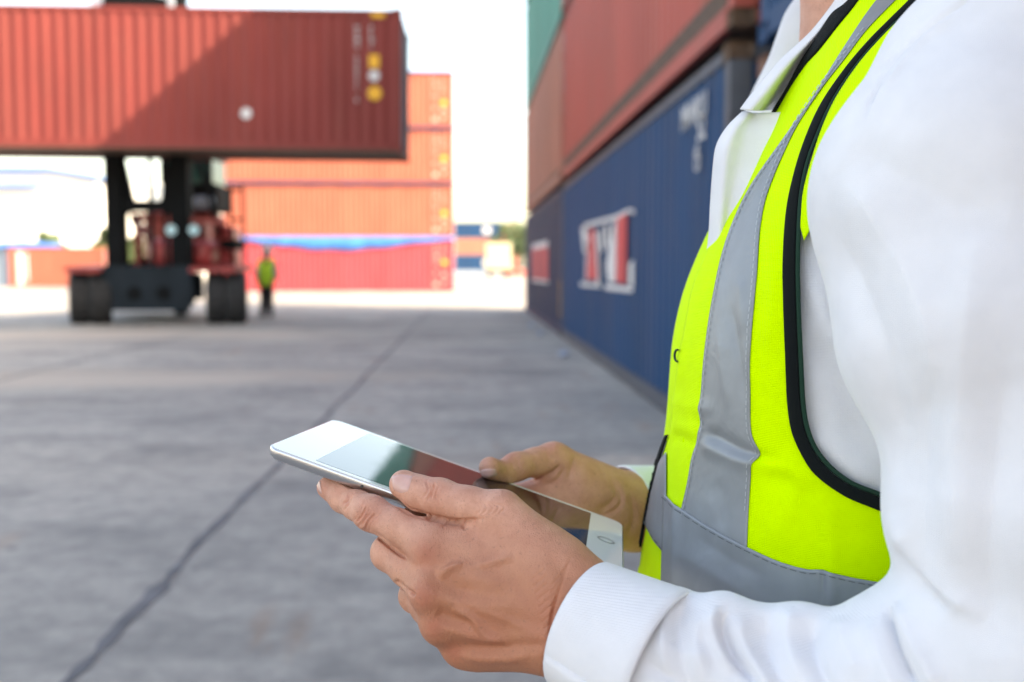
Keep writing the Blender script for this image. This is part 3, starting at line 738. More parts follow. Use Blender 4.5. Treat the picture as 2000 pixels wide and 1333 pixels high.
# ================================================================== tablet
TA, TB, TC = P(520, 870, .5687), P(652, 818, .7025), P(1218, 1022, .6829)
t_long = TC-TB; T_L = float(np.linalg.norm(t_long)); e1 = t_long/T_L
t_short = TB-TA; t_short = t_short-(t_short @ e1)*e1; T_S = float(np.linalg.norm(t_short)); e2 = t_short/T_S
e3 = np.cross(e1, e2); e3 = e3 if e3[2] > 0 else -e3
TO = TB-e2*T_S                                   # near-left corner of the glass, local (s along body, t away from viewer, n up)
TH = 0.0075
def T(s, t, n=0.0): return TO+e1*s+e2*t+e3*n
def Tinv(V): q = np.asarray(V)-TO; return q @ e1, q @ e2, q @ e3
tb = empty('tablet', tuple(T(T_L/2, T_S/2, -TH))); tag(tb, 'white tablet computer with reflective screen held in both hands', 'tablet')
M_alu = simple('tablet_aluminium', (0.62, 0.62, 0.63), 0.28, metal=1.0, bump=0.03, bscale=900)
M_bez = simple('tablet_white_glass', (0.80, 0.81, 0.80), 0.05); M_bez.node_tree.nodes['Principled BSDF'].inputs['Coat Weight'].default_value = 0.4
def screen_mat():
    m, nt, b = mat_new('tablet_screen'); N = nt.nodes; L = nt.links
    b.inputs['Base Color'].default_value = (0.012, 0.011, 0.012, 1); b.inputs['Roughness'].default_value = 0.04
    b.inputs['Specular IOR Level'].default_value = 1.0; b.inputs['IOR'].default_value = 1.66; b.inputs['Coat Weight'].default_value = 0.3; b.inputs['Coat Roughness'].default_value = 0.03; b.inputs['Coat IOR'].default_value = 1.6
    tc = N.new('ShaderNodeTexCoord'); n = N.new('ShaderNodeTexNoise'); n.inputs['Scale'].default_value = 55; n.inputs['Detail'].default_value = 6; L.new(tc.outputs['Object'], n.inputs['Vector'])
    r = N.new('ShaderNodeMapRange'); r.inputs[1].default_value = 0.35; r.inputs[2].default_value = 0.75; r.inputs[3].default_value = 0.03; r.inputs[4].default_value = 0.10
    L.new(n.outputs['Fac'], r.inputs[0]); L.new(r.outputs[0], b.inputs['Roughness'])
    return m
M_scr = screen_mat()
def round_rect(x0, y0, x1, y1, r, n=8):
    out = []
    for cx, cy, a0 in ((x1-r, y1-r, 0), (x0+r, y1-r, 90), (x0+r, y0+r, 180), (x1-r, y0+r, 270)):
        for i in range(n+1):
            a = math.radians(a0+90*i/n); out.append((cx+r*math.cos(a), cy+r*math.sin(a)))
    return out
def tab_solid(name, layers, mat, parent, smooth=True):
    """stack of (inset, height) rounded rectangles"""
    V = []; Fc = []; m = None
    for ins, n_ in layers:
        pts = round_rect(ins, ins, T_L-ins, T_S-ins, max(0.009-ins, 0.001)); m = len(pts); V += [T(a, b, n_) for a, b in pts]
    for k in range(len(layers)-1):
        for i in range(m): Fc.append((k*m+i, k*m+(i+1) % m, (k+1)*m+(i+1) % m, (k+1)*m+i))
    Fc += [tuple(range(m-1, -1, -1)), tuple(range((len(layers)-1)*m, len(layers)*m))]
    me = mesh(name, V, Fc, False)
    bm = bmesh.new(); bm.from_mesh(me); bmesh.ops.recalc_face_normals(bm, faces=bm.faces); bm.to_mesh(me); bm.free()
    for p in me.polygons: p.use_smooth = len(p.vertices) == 4 and smooth
    return link(name, me, mat, parent)
tab_solid('back_shell', [(0.0060, -TH), (0.0034, -TH+0.0006), (0.0014, -TH+0.0020), (0.0004, -TH+0.0040), (0.0001, -0.0016), (0.0002, -0.0007), (0.0007, -0.0005)], M_alu, tb)
tab_solid('glass_front', [(0.0010, -0.00049), (0.0009, -0.0002), (0.0013, 0.0)], M_bez, tb, False)
bs, be, bt = 0.0285, 0.0235, 0.0062
scr = link('screen', mesh('screen', [T(a, b, 0.00012) for a, b in round_rect(bs, bt, T_L-be, T_S-bt, 0.0003, 1)], [tuple(range(8))]), M_scr, tb)
hb = []
for i in range(24):
    a = 2*math.pi*i/24
    for r_ in (0.0045, 0.0057): hb.append(T(T_L-be/2+r_*math.cos(a), T_S/2+r_*math.sin(a), 0.00014))
M_ring = simple('button_ring', (0.20, 0.21, 0.22), 0.3)
link('home_button', mesh('home_button', hb, [(2*i, 2*i+1, (2*i+3) % 48, (2*i+2) % 48) for i in range(24)]), M_ring, tb)
for s_, r_ in ((0.060, 0.0009), (0.125, 0.0007)):
    link('side_mark', mesh('side_mark', [T(s_+r_*math.cos(t*.7), 0.0-0.00012, -0.0035+r_*math.sin(t*.7)) for t in range(9)], [tuple(range(9))]), simple('dark_slot', (0.03,0.03,0.03), 0.5), tb)

# ================================================================== person holding the tablet
BODY = P(1500, 900, 0.66)*np.array([1, 1, 0])
man = empty('person', tuple(BODY)); tag(man, 'person in white shirt and yellow reflective vest holding a tablet', 'person')

# ---- hands (skin)
def skin_mat():
    m, nt, b = mat_new('skin'); N = nt.nodes; L = nt.links
    tc = N.new('ShaderNodeTexCoord')
    def noise(s, d, r=0.6):
        n = N.new('ShaderNodeTexNoise'); n.inputs['Scale'].default_value = s; n.inputs['Detail'].default_value = d; n.inputs['Roughness'].default_value = r; L.new(tc.outputs['Object'], n.inputs['Vector']); return n.outputs['Fac']
    def mix(f, a, c):
        x = N.new('ShaderNodeMixRGB'); L.new(f, x.inputs[0])
        for k, v in ((1, a), (2, c)):
            if isinstance(v, tuple): x.inputs[k].default_value = (*v, 1)
            else: L.new(v, x.inputs[k])
        return x.outputs[0]
    def ramp(f, p0, v0, p1, v1):
        r = N.new('ShaderNodeMapRange'); r.inputs[1].default_value = p0; r.inputs[2].default_value = p1; r.inputs[3].default_value = v0; r.inputs[4].default_value = v1; L.new(f, r.inputs[0]); return r.outputs[0]
    tan = N.new('ShaderNodeAttribute'); tan.attribute_name = 'tan'
    red = N.new('ShaderNodeAttribute'); red.attribute_name = 'red'
    c = mix(tan.outputs['Fac'], (0.65, 0.33, 0.235), (0.46, 0.19, 0.105))
    c = mix(red.outputs['Fac'], c, (0.44, 0.12, 0.075))  # knuckle redness, and the painted shade of the wrinkle creases
    c = mix(ramp(noise(90, 5, 0.7), 0.38, 0.0, 0.72, 0.55), c, (0.40, 0.15, 0.09))
    c = mix(ramp(noise(520, 2), 0.62, 0.0, 0.76, 0.5), c, (0.22, 0.10, 0.06))
    L.new(c, b.inputs['Base Color'])
    b.inputs['Roughness'].default_value = 0.52; b.inputs['Specular IOR Level'].default_value = 0.45
    b.inputs['Subsurface Weight'].default_value = 0.07; b.inputs['Subsurface Radius'].default_value = (1.0, 0.35, 0.2); b.inputs['Subsurface Scale'].default_value = 0.004
    v = N.new('ShaderNodeTexVoronoi'); v.inputs['Scale'].default_value = 950; v.feature = 'DISTANCE_TO_EDGE'; L.new(tc.outputs['Object'], v.inputs['Vector'])
    mp = N.new('ShaderNodeMapping'); mp.inputs['Scale'].default_value = (1.0, 0.5, 0.35); mp.inputs['Rotation'].default_value = (0, 0.5, 0); L.new(tc.outputs['Object'], mp.inputs[0])
    n2 = N.new('ShaderNodeTexNoise'); n2.inputs['Scale'].default_value = 900; n2.inputs['Detail'].default_value = 3; L.new(mp.outputs[0], n2.inputs['Vector'])
    ad = N.new('ShaderNodeMath'); ad.operation = 'ADD'; L.new(n2.outputs['Fac'], ad.inputs[0]); L.new(v.outputs['Distance'], ad.inputs[1])
    bp = N.new('ShaderNodeBump'); bp.inputs['Strength'].default_value = 0.5; bp.inputs['Distance'].default_value = 0.001; L.new(ad.outputs[0], bp.inputs['Height']); L.new(bp.outputs[0], b.inputs['Normal'])
    return m
M_skin = skin_mat()
M_nail = simple('fingernail', (0.60, 0.35, 0.30), 0.22, var=0.05, vscale=200)
M_nail.node_tree.nodes['Principled BSDF'].inputs['Subsurface Weight'].default_value = 0.1; M_nail.node_tree.nodes['Principled BSDF'].inputs['Subsurface Scale'].default_value = 0.002
mm = 0.001
def under(s, t, r, drop=0.0): return T(s, t, -TH-r-drop)
def p_under(x, y, d, r):
    """point kept under the tablet when it is inside its outline"""
    q = P(x, y, d); s, t, n = Tinv(q)
    if 0 < s < T_L and t > -r*0.4:
        n = min(n, -TH-r*0.93); q = T(s, t, n)
    return q
CREASE_SHADE = []
def hand_left():
    lo = np.minimum.reduce([P(590, 900, .50), P(1320, 1400, .46), P(590, 1380, .50), P(1320, 900, .62), P(590, 900, .66)])-0.015
    hi = np.maximum.reduce([P(1330, 1100, .52), P(960, 880, .66), P(1250, 1100, .62)])+0.012
    f = Field(lo, hi, 0.0008)
    palm = f.new()
    W_ = [(P(1110, 1166, .515), 18.5*mm), (P(1110, 1226, .511), 18*mm)]
    fore = [(P(1230, 1222, .499), 21*mm), (P(1230, 1268, .496), 21*mm)]
    mcp = [(P(842, 1064, .530), 10.5*mm), (P(846, 1152, .521), 10.8*mm), (P(866, 1216, .523), 10*mm), (P(908, 1262, .530), 9*mm)]
    cmc = [(P(1070, 1128, .522), 15*mm), (P(1075, 1165, .512), 16*mm), (P(1080, 1205, .509), 16*mm), (P(1080, 1240, .512), 15*mm)]
    for (a, ra), (b, rb) in zip(mcp, cmc): f.cone(palm, a, b, ra, rb, 0.012)
    # palm body behind the bones, heel, and the web towards the thumb
    for (a, ra), (b, rb) in zip(mcp, cmc):
        off = c_f*0.011; f.cone(palm, a+off, b+off*1.2, ra*0.95, rb, 0.010)
    f.cone(palm, P(905, 1075, .535), P(1050, 1105, .525), 11*mm, 15*mm, 0.012)
    f.cone(palm, cmc[0][0], W_[0][0], 15*mm, 19*mm, 0.012); f.cone(palm, cmc[3][0], W_[1][0], 15*mm, 18*mm, 0.012); f.cone(palm, W_[0][0], W_[1][0], 19*mm, 18*mm, 0.012)
    for a, b in zip(W_, fore): f.cone(palm, a[0], b[0], a[1], b[1], 0.012)
    f.cone(palm, P(1095, 1240, .508), P(935, 1268, .525), 14.5*mm, 9*mm, 0.010)          # little-finger side
    # thumb metacarpal
    f.cone(palm, P(1075, 1105, .521), P(978, 1003, .528), 16*mm, 11.6*mm, 0.012)
    f.cone(palm, P(1045, 1090, .528), P(960, 1045, .537), 12*mm, 9*mm, 0.010)
    fingers = []
    # thumb on the glass
    tip = T(*(lambda q: (q[0], q[1], max(q[2], 0.0080)))(Tinv(P(786, 955, .552))))
    fingers.append([(P(978, 1003, .528), 11.6*mm), (P(915, 988, .533), 9.8*mm), (P(858, 972, .541), 9.9*mm), (P(820, 964, .547), 9.2*mm), (tip, 8.2*mm)])
    # index stretched under the near edge
    pip = p_under(724, 1002, .553, .0096); dip = p_under(672, 973, .573, .0086); tp = p_under(641, 953, .588, .0070)
    mid1 = (mcp[0][0]*0.45+pip*0.55)
    fingers.append([(mcp[0][0], 10.5*mm), (mid1, 9.2*mm), (pip, 9.5*mm), (pip*0.5+dip*0.5, 8.1*mm), (dip, 8.0*mm), (tp, 6.7*mm)])
    # middle, ring and little finger fold in below the tablet
    def curl(m, pi, r, sdir):
        pi_ = p_under(*pi, r[1]); s, t, n = Tinv(pi_)
        d_ = under(s+0.012*sdir, t+0.024, r[2]); e_ = under(s+0.018*sdir, t+0.044, r[3])
        n_ = Tinv(d_)[2]
        return [m, (m[0]*0.45+pi_*0.55, r[0]), (pi_, r[1]), (d_, r[2]), (e_, r[3])]
    fingers.append(curl(mcp[1], (760, 1080, .555), (9.4*mm, 9.7*mm, 8.3*mm, 7.2*mm), 0.4))
    fingers.append(curl(mcp[2], (812, 1164, .560), (8.8*mm, 9.0*mm, 8.0*mm, 7.0*mm), 0.8))
    fingers.append(curl(mcp[3], (868, 1218, .568), (7.8*mm, 8.0*mm, 7.0*mm, 6.2*mm), 1.0))
    out = None
    for i, fg in enumerate(fingers):
        D = f.new(); f.chain(D, fg, 0.004)
        kk = 0.0045 if i == 0 else 0.008; h = np.clip(kk-np.abs(palm-D), 0, None)/kk; D = np.minimum(palm, D)-h*h*kk*0.25
        if out is None: out = D
        else:
            k = 0.0016; h = np.clip(k-np.abs(out-D), 0, None)/k; out = np.minimum(out, D)-h*h*k*0.25
    # knuckles and tendons
    for (x, y, d, r) in ((836, 1076, .5240, 5.6), (836, 1160, .5148, 6.0), (856, 1222, .517, 5.4), (893, 1268, .525, 4.6)): f.ell(out, P(x, y, d), (r*mm,)*3, 0.010)
    V, Q = f.mesh(out); V = smooth_mesh(V, Q, 3); V, Q = subdivide(V, Q); V = smooth_mesh(V, Q, 2)
    s, t, n = Tinv(V)                       # flesh flattens against the tablet instead of entering it
    ins = (s > 0) & (s < T_L) & (t > 0) & (t < T_S) & (n < 0.0003) & (n > -TH-0.0002)
    up = ins & (n > -0.0035); dn = ins & ~up
    V[up] += e3[None]*(0.0003-n[up])[:, None]; V[dn] += e3[None]*(-TH-0.0002-n[dn])[:, None]
    N = normals_of(V, Q)
    marks = [
        # tendons, veins and bones on the back of the hand (raised)
        ([(852, 1128), (880, 1113), (906, 1100)], 9, 1.9), ([(925, 1108), (965, 1098), (1005, 1084)], 10, 1.3), ([(905, 1102), (925, 1108)], 8, 0.7),
        ([(850, 1165), (920, 1180), (1010, 1185)], 14, 0.9), ([(880, 1186), (920, 1205), (950, 1236), (1000, 1262)], 9, 1.5), ([(860, 1222), (920, 1240), (985, 1258)], 12, 1.2),
        ([(925, 1190), (975, 1205), (1040, 1235)], 9, 0.7), ([(895, 1278), (960, 1284), (1040, 1282)], 13, 1.6), ([(835, 1085), (900, 1120), (1000, 1150)], 18, 0.8),
        # hollows
        ([(872, 1262), (920, 1268), (965, 1266), (1040, 1262), (1078, 1262)], 13, -1.1), ([(850, 1196), (880, 1210), (930, 1224)], 13, -1.1), ([(838, 1118), (870, 1142), (930, 1160)], 17, -1.0),
        ([(900, 1150), (980, 1160)], 22, -0.7), ([(1000, 1215), (1060, 1225)], 18, -0.6), ([(1085, 1100), (1110, 1130)], 18, -0.8),
        # crease between thumb and index
        ([(757, 968), (785, 990), (812, 1003), (862, 1016), (900, 1020), (942, 1014)], 4.5, -2.6), ([(902, 1019), (905, 1030)], 3, -1.0), ([(870, 1017), (866, 1028)], 3, -0.5), ([(925, 1017), (926, 1027)], 3, -0.5),
        # finger boundaries
        ([(731, 1041), (765, 1070), (799, 1094)], 4, -1.6), ([(776, 1138), (806, 1161)], 4, -1.4),
    ]
    rw = random.Random(11)
    def wrinkles(cx, cy, ax_, ln, n, gap, amp):
        """uneven curved creases across a finger joint"""
        a = np.array([math.cos(math.radians(ax_)), math.sin(math.radians(ax_))]); b = np.array([-a[1], a[0]]); c = np.array([cx, cy])
        for k in range(n):
            u = (k-(n-1)/2)*gap+rw.uniform(-1.2, 1.2); bow = 0.22*u+rw.uniform(-1.5, 1.5); l0, l1 = -ln*rw.uniform(0.6, 1.0), ln*rw.uniform(0.6, 1.0)
            pts = [tuple(c+a*(u+bow*1.2)+b*l0), tuple(c+a*(u-bow*0.3+rw.uniform(-1, 1))+b*(l0+l1)/2), tuple(c+a*(u+bow)+b*l1)]
            mk = (pts, rw.uniform(2.4, 3.4), -amp*rw.uniform(0.5, 1.1)*(1.0 if abs(k-(n-1)/2) < 1.6 else 0.55)); marks.append(mk); CREASE_SHADE.append(mk)
    wrinkles(714, 1013, 31, 26, 6, 6.2, 0.85); wrinkles(846, 962, 14, 22, 5, 6.5, 0.75); wrinkles(680, 976, 31, 14, 2, 5, 0.6)
    marks.append(([(714, 1020)], 12, 0.6))
    for k in range(5): marks.append(([(925+k*11, 975+k*2), (938+k*12, 992), (930+k*10, 1008)], 2.4, -0.3))
    for k in range(12): marks.append(([(1062+k*3.2, 1112+k*14), (1040+k*3.2, 1130+k*14)], 2.2, -0.22))
    for k in range(9): marks.append(([(1120-k*4, 1085+k*10), (1096-k*3, 1120+k*13), (1072, 1150+k*15)], 2.6, -0.3))
    for a in ((688, 972), (683, 978)): marks.append(([a, (a[0]-9, a[1]+17)], 2.0, -0.35))
    marks = [(p_, w_, a_*1.5) for p_, w_, a_ in marks]
    V = relief(V, N, marks)
    return V, Q
def hand_right():
    lo = np.minimum.reduce([P(880, 850, .62), P(880, 1130, .62), P(1380, 1130, .62), P(880, 1130, .84)])-0.02
    hi = np.maximum.reduce([P(1380, 850, .84), P(880, 850, .84), P(1380, 850, .62), P(1380, 1100, .84)])+0.02
    f = Field(lo, hi, 0.0013)
    palm = f.new()
    wr = [(P(1240, 985, .765), 20*mm), (P(1240, 1020, .765), 20*mm)]
    f.cone(palm, wr[0][0], P(1330, 990, .805), 20*mm, 21*mm, 0.012); f.cone(palm, wr[1][0], P(1330, 1022, .805), 20*mm, 21*mm, 0.012); f.cone(palm, wr[0][0], wr[1][0], 20*mm, 20*mm, 0.012)
    # ball of the thumb resting against the far edge
    f.cone(palm, P(1215, 978, .755), P(1120, 938, .728), 20*mm, 15*mm, 0.012)
    f.cone(palm, P(1180, 985, .742), P(1085, 960, .722), 15*mm, 11*mm, 0.010)
    f.cone(palm, P(1215, 978, .755), P(1082, 899, .722), 18*mm, 11.5*mm, 0.012)
    hs, ht = 0.150, T_S+0.010
    roots = [T(hs-0.030+0.020*i, T_S+0.022, -0.028) for i in range(4)]
    for r_ in roots: f.cone(palm, r_, P(1225, 1010, .765), 12*mm, 17*mm, 0.012); f.cone(palm, r_, P(1130, 960, .738), 11*mm, 14*mm, 0.012)
    fingers = []
    tip = Tinv(P(948, 939, .676)); tip = T(tip[0], min(tip[1], T_S-0.004), max(tip[2], 0.0078))
    fingers.append([(P(1082, 899, .722), 11.5*mm), (P(1045, 903, .712), 9.8*mm), (P(1008, 912, .700), 9.8*mm), (P(978, 927, .690), 8.8*mm), (tip, 7.6*mm)])
    for i, r_ in enumerate(roots):
        s, t, n = Tinv(r_); fingers.append([(r_, 11*mm), (under(s-0.006, T_S-0.006, .009, .004), 9*mm), (under(s-0.012, T_S-0.030, .0082), 8.2*mm), (under(s-0.015, T_S-0.050, .0072), 7.2*mm)])
    out = None
    for fg in fingers:
        D = f.new(); f.chain(D, fg, 0.004); h = np.clip(0.009-np.abs(palm-D), 0, None)/0.009; D = np.minimum(palm, D)-h*h*0.009*0.25
        out = D if out is None else np.minimum(out, D)
    V, Q = f.mesh(out); V = smooth_mesh(V, Q, 3)
    s, t, n = Tinv(V)
    ins = (s > 0) & (s < T_L) & (t > 0) & (t < T_S) & (n < 0.0003) & (n > -TH-0.0002)
    up = ins & (n > -0.0035); dn = ins & ~up
    V[up] += e3[None]*(0.0003-n[up])[:, None]; V[dn] += e3[None]*(-TH-0.0002-n[dn])[:, None]
    N = normals_of(V, Q)
    marks = [([(1096, 908), (1080, 924), (1058, 934), (1030, 942)], 4, -2.4), ([(1106, 912), (1085, 940), (1060, 950)], 4, -1.0), ([(1120, 900), (1112, 930)], 5, -0.8),
             ([(1190, 930), (1205, 965), (1185, 990), (1160, 1000)], 7, -1.2), ([(1210, 950), (1213, 985), (1190, 1003), (1160, 1008)], 5, -1.4), ([(1228, 960), (1238, 1010), (1222, 1060)], 6, -0.9),
             ([(1140, 960), (1170, 970)], 22, 1.4), ([(1085, 874)], 12, 1.2), ([(996, 896)], 12, 0.8), ([(1000, 900), (1006, 920), (1018, 930)], 3, -0.5), ([(1008, 897), (1014, 915), (1026, 926)], 3, -0.4)]
    V = relief(V, N, marks)
    return V, Q
hl, hr = hand_left(), hand_right()
def skin_body():
    """neck, head and trunk under the clothes"""
    c = P(1720, 60, .665); f = Field(c+np.array([-0.24, -0.24, -0.26]), c+np.array([0.24, 0.24, 0.42]), 0.005); D = f.new()
    nk = P(1752, 120, .672); hd_ = nk+np.array([-0.045, 0.0, 0.20])
    f.cone(D, nk+np.array([0.02, 0, -0.10]), nk, 0.062, 0.058, 0.02); f.cone(D, nk, hd_+np.array([0.03, 0, -0.06]), 0.060, 0.058, 0.02)
    f.ell(D, hd_+np.array([0.015, 0, 0.045]), (0.098, 0.076, 0.105), 0.03); f.ell(D, hd_+np.array([-0.03, 0, -0.035]), (0.062, 0.055, 0.075), 0.03)
    f.cone(D, hd_+np.array([-0.085, 0, 0.03]), hd_+np.array([-0.108, 0, -0.005]), 0.008, 0.013, 0.012)
    f.cone(D, hd_+np.array([-0.08, -0.018, -0.045]), hd_+np.array([-0.08, 0.018, -0.045]), 0.009, 0.009, 0.01)
    for s_ in (-1, 1): f.ell(D, hd_+np.array([0.02, 0.078*s_, 0.01]), (0.022, 0.008, 0.033), 0.006); f.ell(D, hd_+np.array([-0.075, 0.032*s_, 0.025]), (0.012, 0.015, 0.011), 0.006)
    V, Q = f.mesh(D); return smooth_mesh(V, Q, 3), Q, hd_
nV, nQ, HEAD = skin_body()
V = np.concatenate([hl[0], hr[0], nV]); n1 = len(hl[0]); n2 = n1+len(hr[0]); Q = np.concatenate([hl[1], hr[1]+n1, nQ+n2])
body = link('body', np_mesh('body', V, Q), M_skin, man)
def skin_attrs(me, V):
    q = V-c_o; d = q @ c_f; x = 1000+FPX*(q @ c_r)/d; y = 666.5-FPX*(q @ c_u)/d
    left = (np.arange(len(V)) < n1)
    tan_ = np.where(left, np.clip((y-990-(x-700)*0.0)/150, 0, 1)*np.clip((x-700)/150, 0.2, 1), 0.35)
    tan_ = np.where(np.arange(len(V)) >= n2, 0.3, tan_)
    red_shade_ = np.zeros(len(V))
    for cx, cy, w, a in ((832, 1082, 28, .55), (828, 1166, 26, .6), (848, 1226, 24, .55), (888, 1274, 22, .5), (716, 1012, 24, .45), (630, 955, 22, .5), (850, 962, 22, .3), (1085, 1215, 60, .35), (940, 1240, 60, .25)):
        red_shade_ = np.maximum(red_shade_, a*np.exp(-((x-cx)**2+(y-cy)**2)/w**2)*left)
    for cx, cy, w, a in ((935, 945, 20, .55), (990, 893, 16, .45), (1075, 872, 18, .3), (1030, 955, 25, .35)):
        red_shade_ = np.maximum(red_shade_, a*np.exp(-((x-cx)**2+(y-cy)**2)/w**2)*(~left))
    for pl_, w_, a_ in CREASE_SHADE: red_shade_ = np.maximum(red_shade_, 0.28*np.exp(-(seg_dist(x, y, spline(pl_, 12))/3.2)**2)*left)  # crease shade painted into the skin colour along the finger wrinkles
    for nm, v in (('tan', tan_), ('red', red_shade_)):
        at = me.attributes.new(nm, 'FLOAT', 'POINT'); at.data.foreach_set('value', v.astype(np.float32))
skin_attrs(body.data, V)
hand_bvh = BVHTree.FromPolygons([tuple(v) for v in V[:n2]], [tuple(q) for q in Q[:len(hl[1])+len(hr[1])]])
def drape(bvh, pts, off):
    """points of a surface seen at these picture places, lifted off it by off metres"""
    out = []
    for x, y in pts:
        v = ray(x, y); hit = bvh.ray_cast(Vector(c_o), Vector(v))
        out.append(None if hit[0] is None else np.array(hit[0])+np.array(hit[1])*off)
    return out
def nail(outline_a, outline_b, lift=0.0005, n=16, m=10):
    """curved plate between two edges of the nail"""
    A = spline(outline_a, n); B = spline(outline_b, n); V = []
    for i in range(n):
        for j in range(m):
            t = j/(m-1); p = A[i]*(1-t)+B[i]*t
            q = drape(hand_bvh, [p], lift*(1.0 if 0 < j < m-1 and 0 < i < n-1 else 0.1))[0]
            V.append(q)
    ok = [v is not None for v in V]; V = [v if v is not None else np.zeros(3) for v in V]
    Fc = [(i*m+j, i*m+j+1, (i+1)*m+j+1, (i+1)*m+j) for i in range(n-1) for j in range(m-1)]
    Fc = [f for f in Fc if all(ok[k] for k in f) and max(np.linalg.norm(V[f[k]]-V[f[k-1]]) for k in range(4)) < 0.0035]
    keep = {len(Fc)//2}; grow = True
    while grow:
        vs = set(v for k in keep for v in Fc[k]); new = {k for k in range(len(Fc)) if k not in keep and len(vs & set(Fc[k])) >= 2}; grow = bool(new); keep |= new
    Fk = [Fc[k] for k in sorted(keep)]; us = sorted({v for f in Fk for v in f}); ix = {v: k for k, v in enumerate(us)}
    return link('fingernail', mesh('fingernail', [V[v] for v in us], [tuple(ix[v] for v in f) for f in Fk], True), M_nail, body)
nail([(764, 931), (785, 927), (806, 931)], [(768, 956), (782, 963), (797, 960)])
nail([(616, 936), (621, 933), (626, 938)], [(618, 950), (624, 962), (629, 965)])
nail([(927, 927), (945, 917), (968, 916)], [(930, 933), (950, 934), (972, 928)])
# ---- cloth materials
def cloth(name, col, rough=0.85, weave=1400.0, wstr=0.10, sheen=0.15, wrinkle=0.25, wscale=22.0, trans=0.0, var=0.0):
    m, nt, b = mat_new(name); N = nt.nodes; L = nt.links
    b.inputs['Base Color'].default_value = (*col, 1); b.inputs['Roughness'].default_value = rough
    b.inputs['Sheen Weight'].default_value = sheen; b.inputs['Specular IOR Level'].default_value = 0.2
    tc = N.new('ShaderNodeTexCoord')
    def wave(rot):
        mp = N.new('ShaderNodeMapping'); mp.inputs['Rotation'].default_value = rot; L.new(tc.outputs['Object'], mp.inputs[0])
        w = N.new('ShaderNodeTexWave'); w.inputs['Scale'].default_value = weave/6.0; w.inputs['Distortion'].default_value = 0.6; w.inputs['Detail'].default_value = 1; L.new(mp.outputs[0], w.inputs['Vector']); return w.outputs['Fac']
    a, c = wave((0, math.radians(90), 0)), wave((0, 0, math.radians(20)))
    ad = N.new('ShaderNodeMath'); ad.operation = 'ADD'; L.new(a, ad.inputs[0]); L.new(c, ad.inputs[1])
    b1 = N.new('ShaderNodeBump'); b1.inputs['Strength'].default_value = wstr; b1.inputs['Distance'].default_value = 0.0006; L.new(ad.outputs[0], b1.inputs['Height'])
    n = N.new('ShaderNodeTexNoise'); n.inputs['Scale'].default_value = wscale; n.inputs['Detail'].default_value = 3; n.inputs['Distortion'].default_value = 0.5; L.new(tc.outputs['Object'], n.inputs['Vector'])
    b2 = N.new('ShaderNodeBump'); b2.inputs['Strength'].default_value = wrinkle; b2.inputs['Distance'].default_value = 0.006; L.new(n.outputs['Fac'], b2.inputs['Height'])
    L.new(b1.outputs[0], b2.inputs['Normal']); L.new(b2.outputs[0], b.inputs['Normal'])
    if var > 0:
        n3 = N.new('ShaderNodeTexNoise'); n3.inputs['Scale'].default_value = 60; n3.inputs['Detail'].default_value = 6; L.new(tc.outputs['Object'], n3.inputs['Vector'])
        r = N.new('ShaderNodeValToRGB'); r.color_ramp.elements[0].position = 0.3; r.color_ramp.elements[1].position = 0.7
        r.color_ramp.elements[0].color = (*[q*(1-var) for q in col], 1); r.color_ramp.elements[1].color = (*[min(1, q*(1+var)) for q in col], 1); L.new(n3.outputs['Fac'], r.inputs[0]); L.new(r.outputs[0], b.inputs['Base Color'])
    return m
M_shirt = cloth('white_cotton', (0.715, 0.71, 0.745), weave=2300, wstr=0.35, wrinkle=0.30, wscale=11, var=0.03)
M_cuff = cloth('white_twill', (0.72, 0.715, 0.75), weave=2000, wstr=0.35, wrinkle=0.10, var=0.03)
M_vest = cloth('fluorescent_yellow_mesh', (0.62, 0.94, 0.006), weave=2000, wstr=0.5, wrinkle=0.32, wscale=14, sheen=0.0, var=0.03)
M_refl = cloth('reflective_grey_tape', (0.235, 0.25, 0.27), rough=0.5, weave=5000, wstr=0.05, wrinkle=0.30, wscale=26, sheen=0.0, var=0.06)
M_refl.node_tree.nodes['Principled BSDF'].inputs['Specular IOR Level'].default_value = 0.5; M_refl.node_tree.nodes['Principled BSDF'].inputs['Metallic'].default_value = 0.25
M_trim = cloth('black_binding', (0.0035, 0.006, 0.0065), rough=0.9, weave=3500, wstr=0.5, wrinkle=0.08, sheen=0.0)
M_pipe = cloth('dark_green_binding_edge', (0.012, 0.045, 0.028), rough=0.8, weave=5000, wstr=0.5, wrinkle=0.08, sheen=0.0)
M_thread = simple('grey_thread', (0.10, 0.11, 0.12), 0.7); M_thread2 = simple('pale_thread', (0.34, 0.36, 0.38), 0.7)
M_trous = cloth('dark_trousers_cloth', (0.02, 0.021, 0.026))

# ---- trunk: rows of a rounded cross-section, fitted to the outline of the chest
FWD = -np.array([e1[0], e1[1]]); FWD /= np.linalg.norm(FWD); LEFT = np.array([-FWD[1], FWD[0]])
if LEFT[1] > 0: LEFT = -LEFT
CY = 0.660
ROWS = [(0.86,.125,.12,.165),(0.95,.128,.12,.165),(1.05,.128,.118,.166),(1.15,.124,.115,.166),(1.24,.120,.115,.170),(1.31,.116,.114,.177),(1.36,.109,.112,.180),
        (1.395,.098,.106,.176),(1.425,.086,.098,.158),(1.450,.074,.088,.122),(1.475,.066,.076,.088),(1.505,.060,.066,.066)]
SIL_Y = [-40, 0, 100, 220, 330, 430, 520, 620, 720, 830, 880, 990, 1120, 1300, 1700]
SIL_X = [1600, 1590, 1562, 1502, 1446, 1391, 1347, 1314, 1304, 1299, 1290, 1268, 1245, 1222, 1190]
rz_ = np.array([r[0] for r in ROWS])
zz = np.linspace(0.87, 1.505, 150)
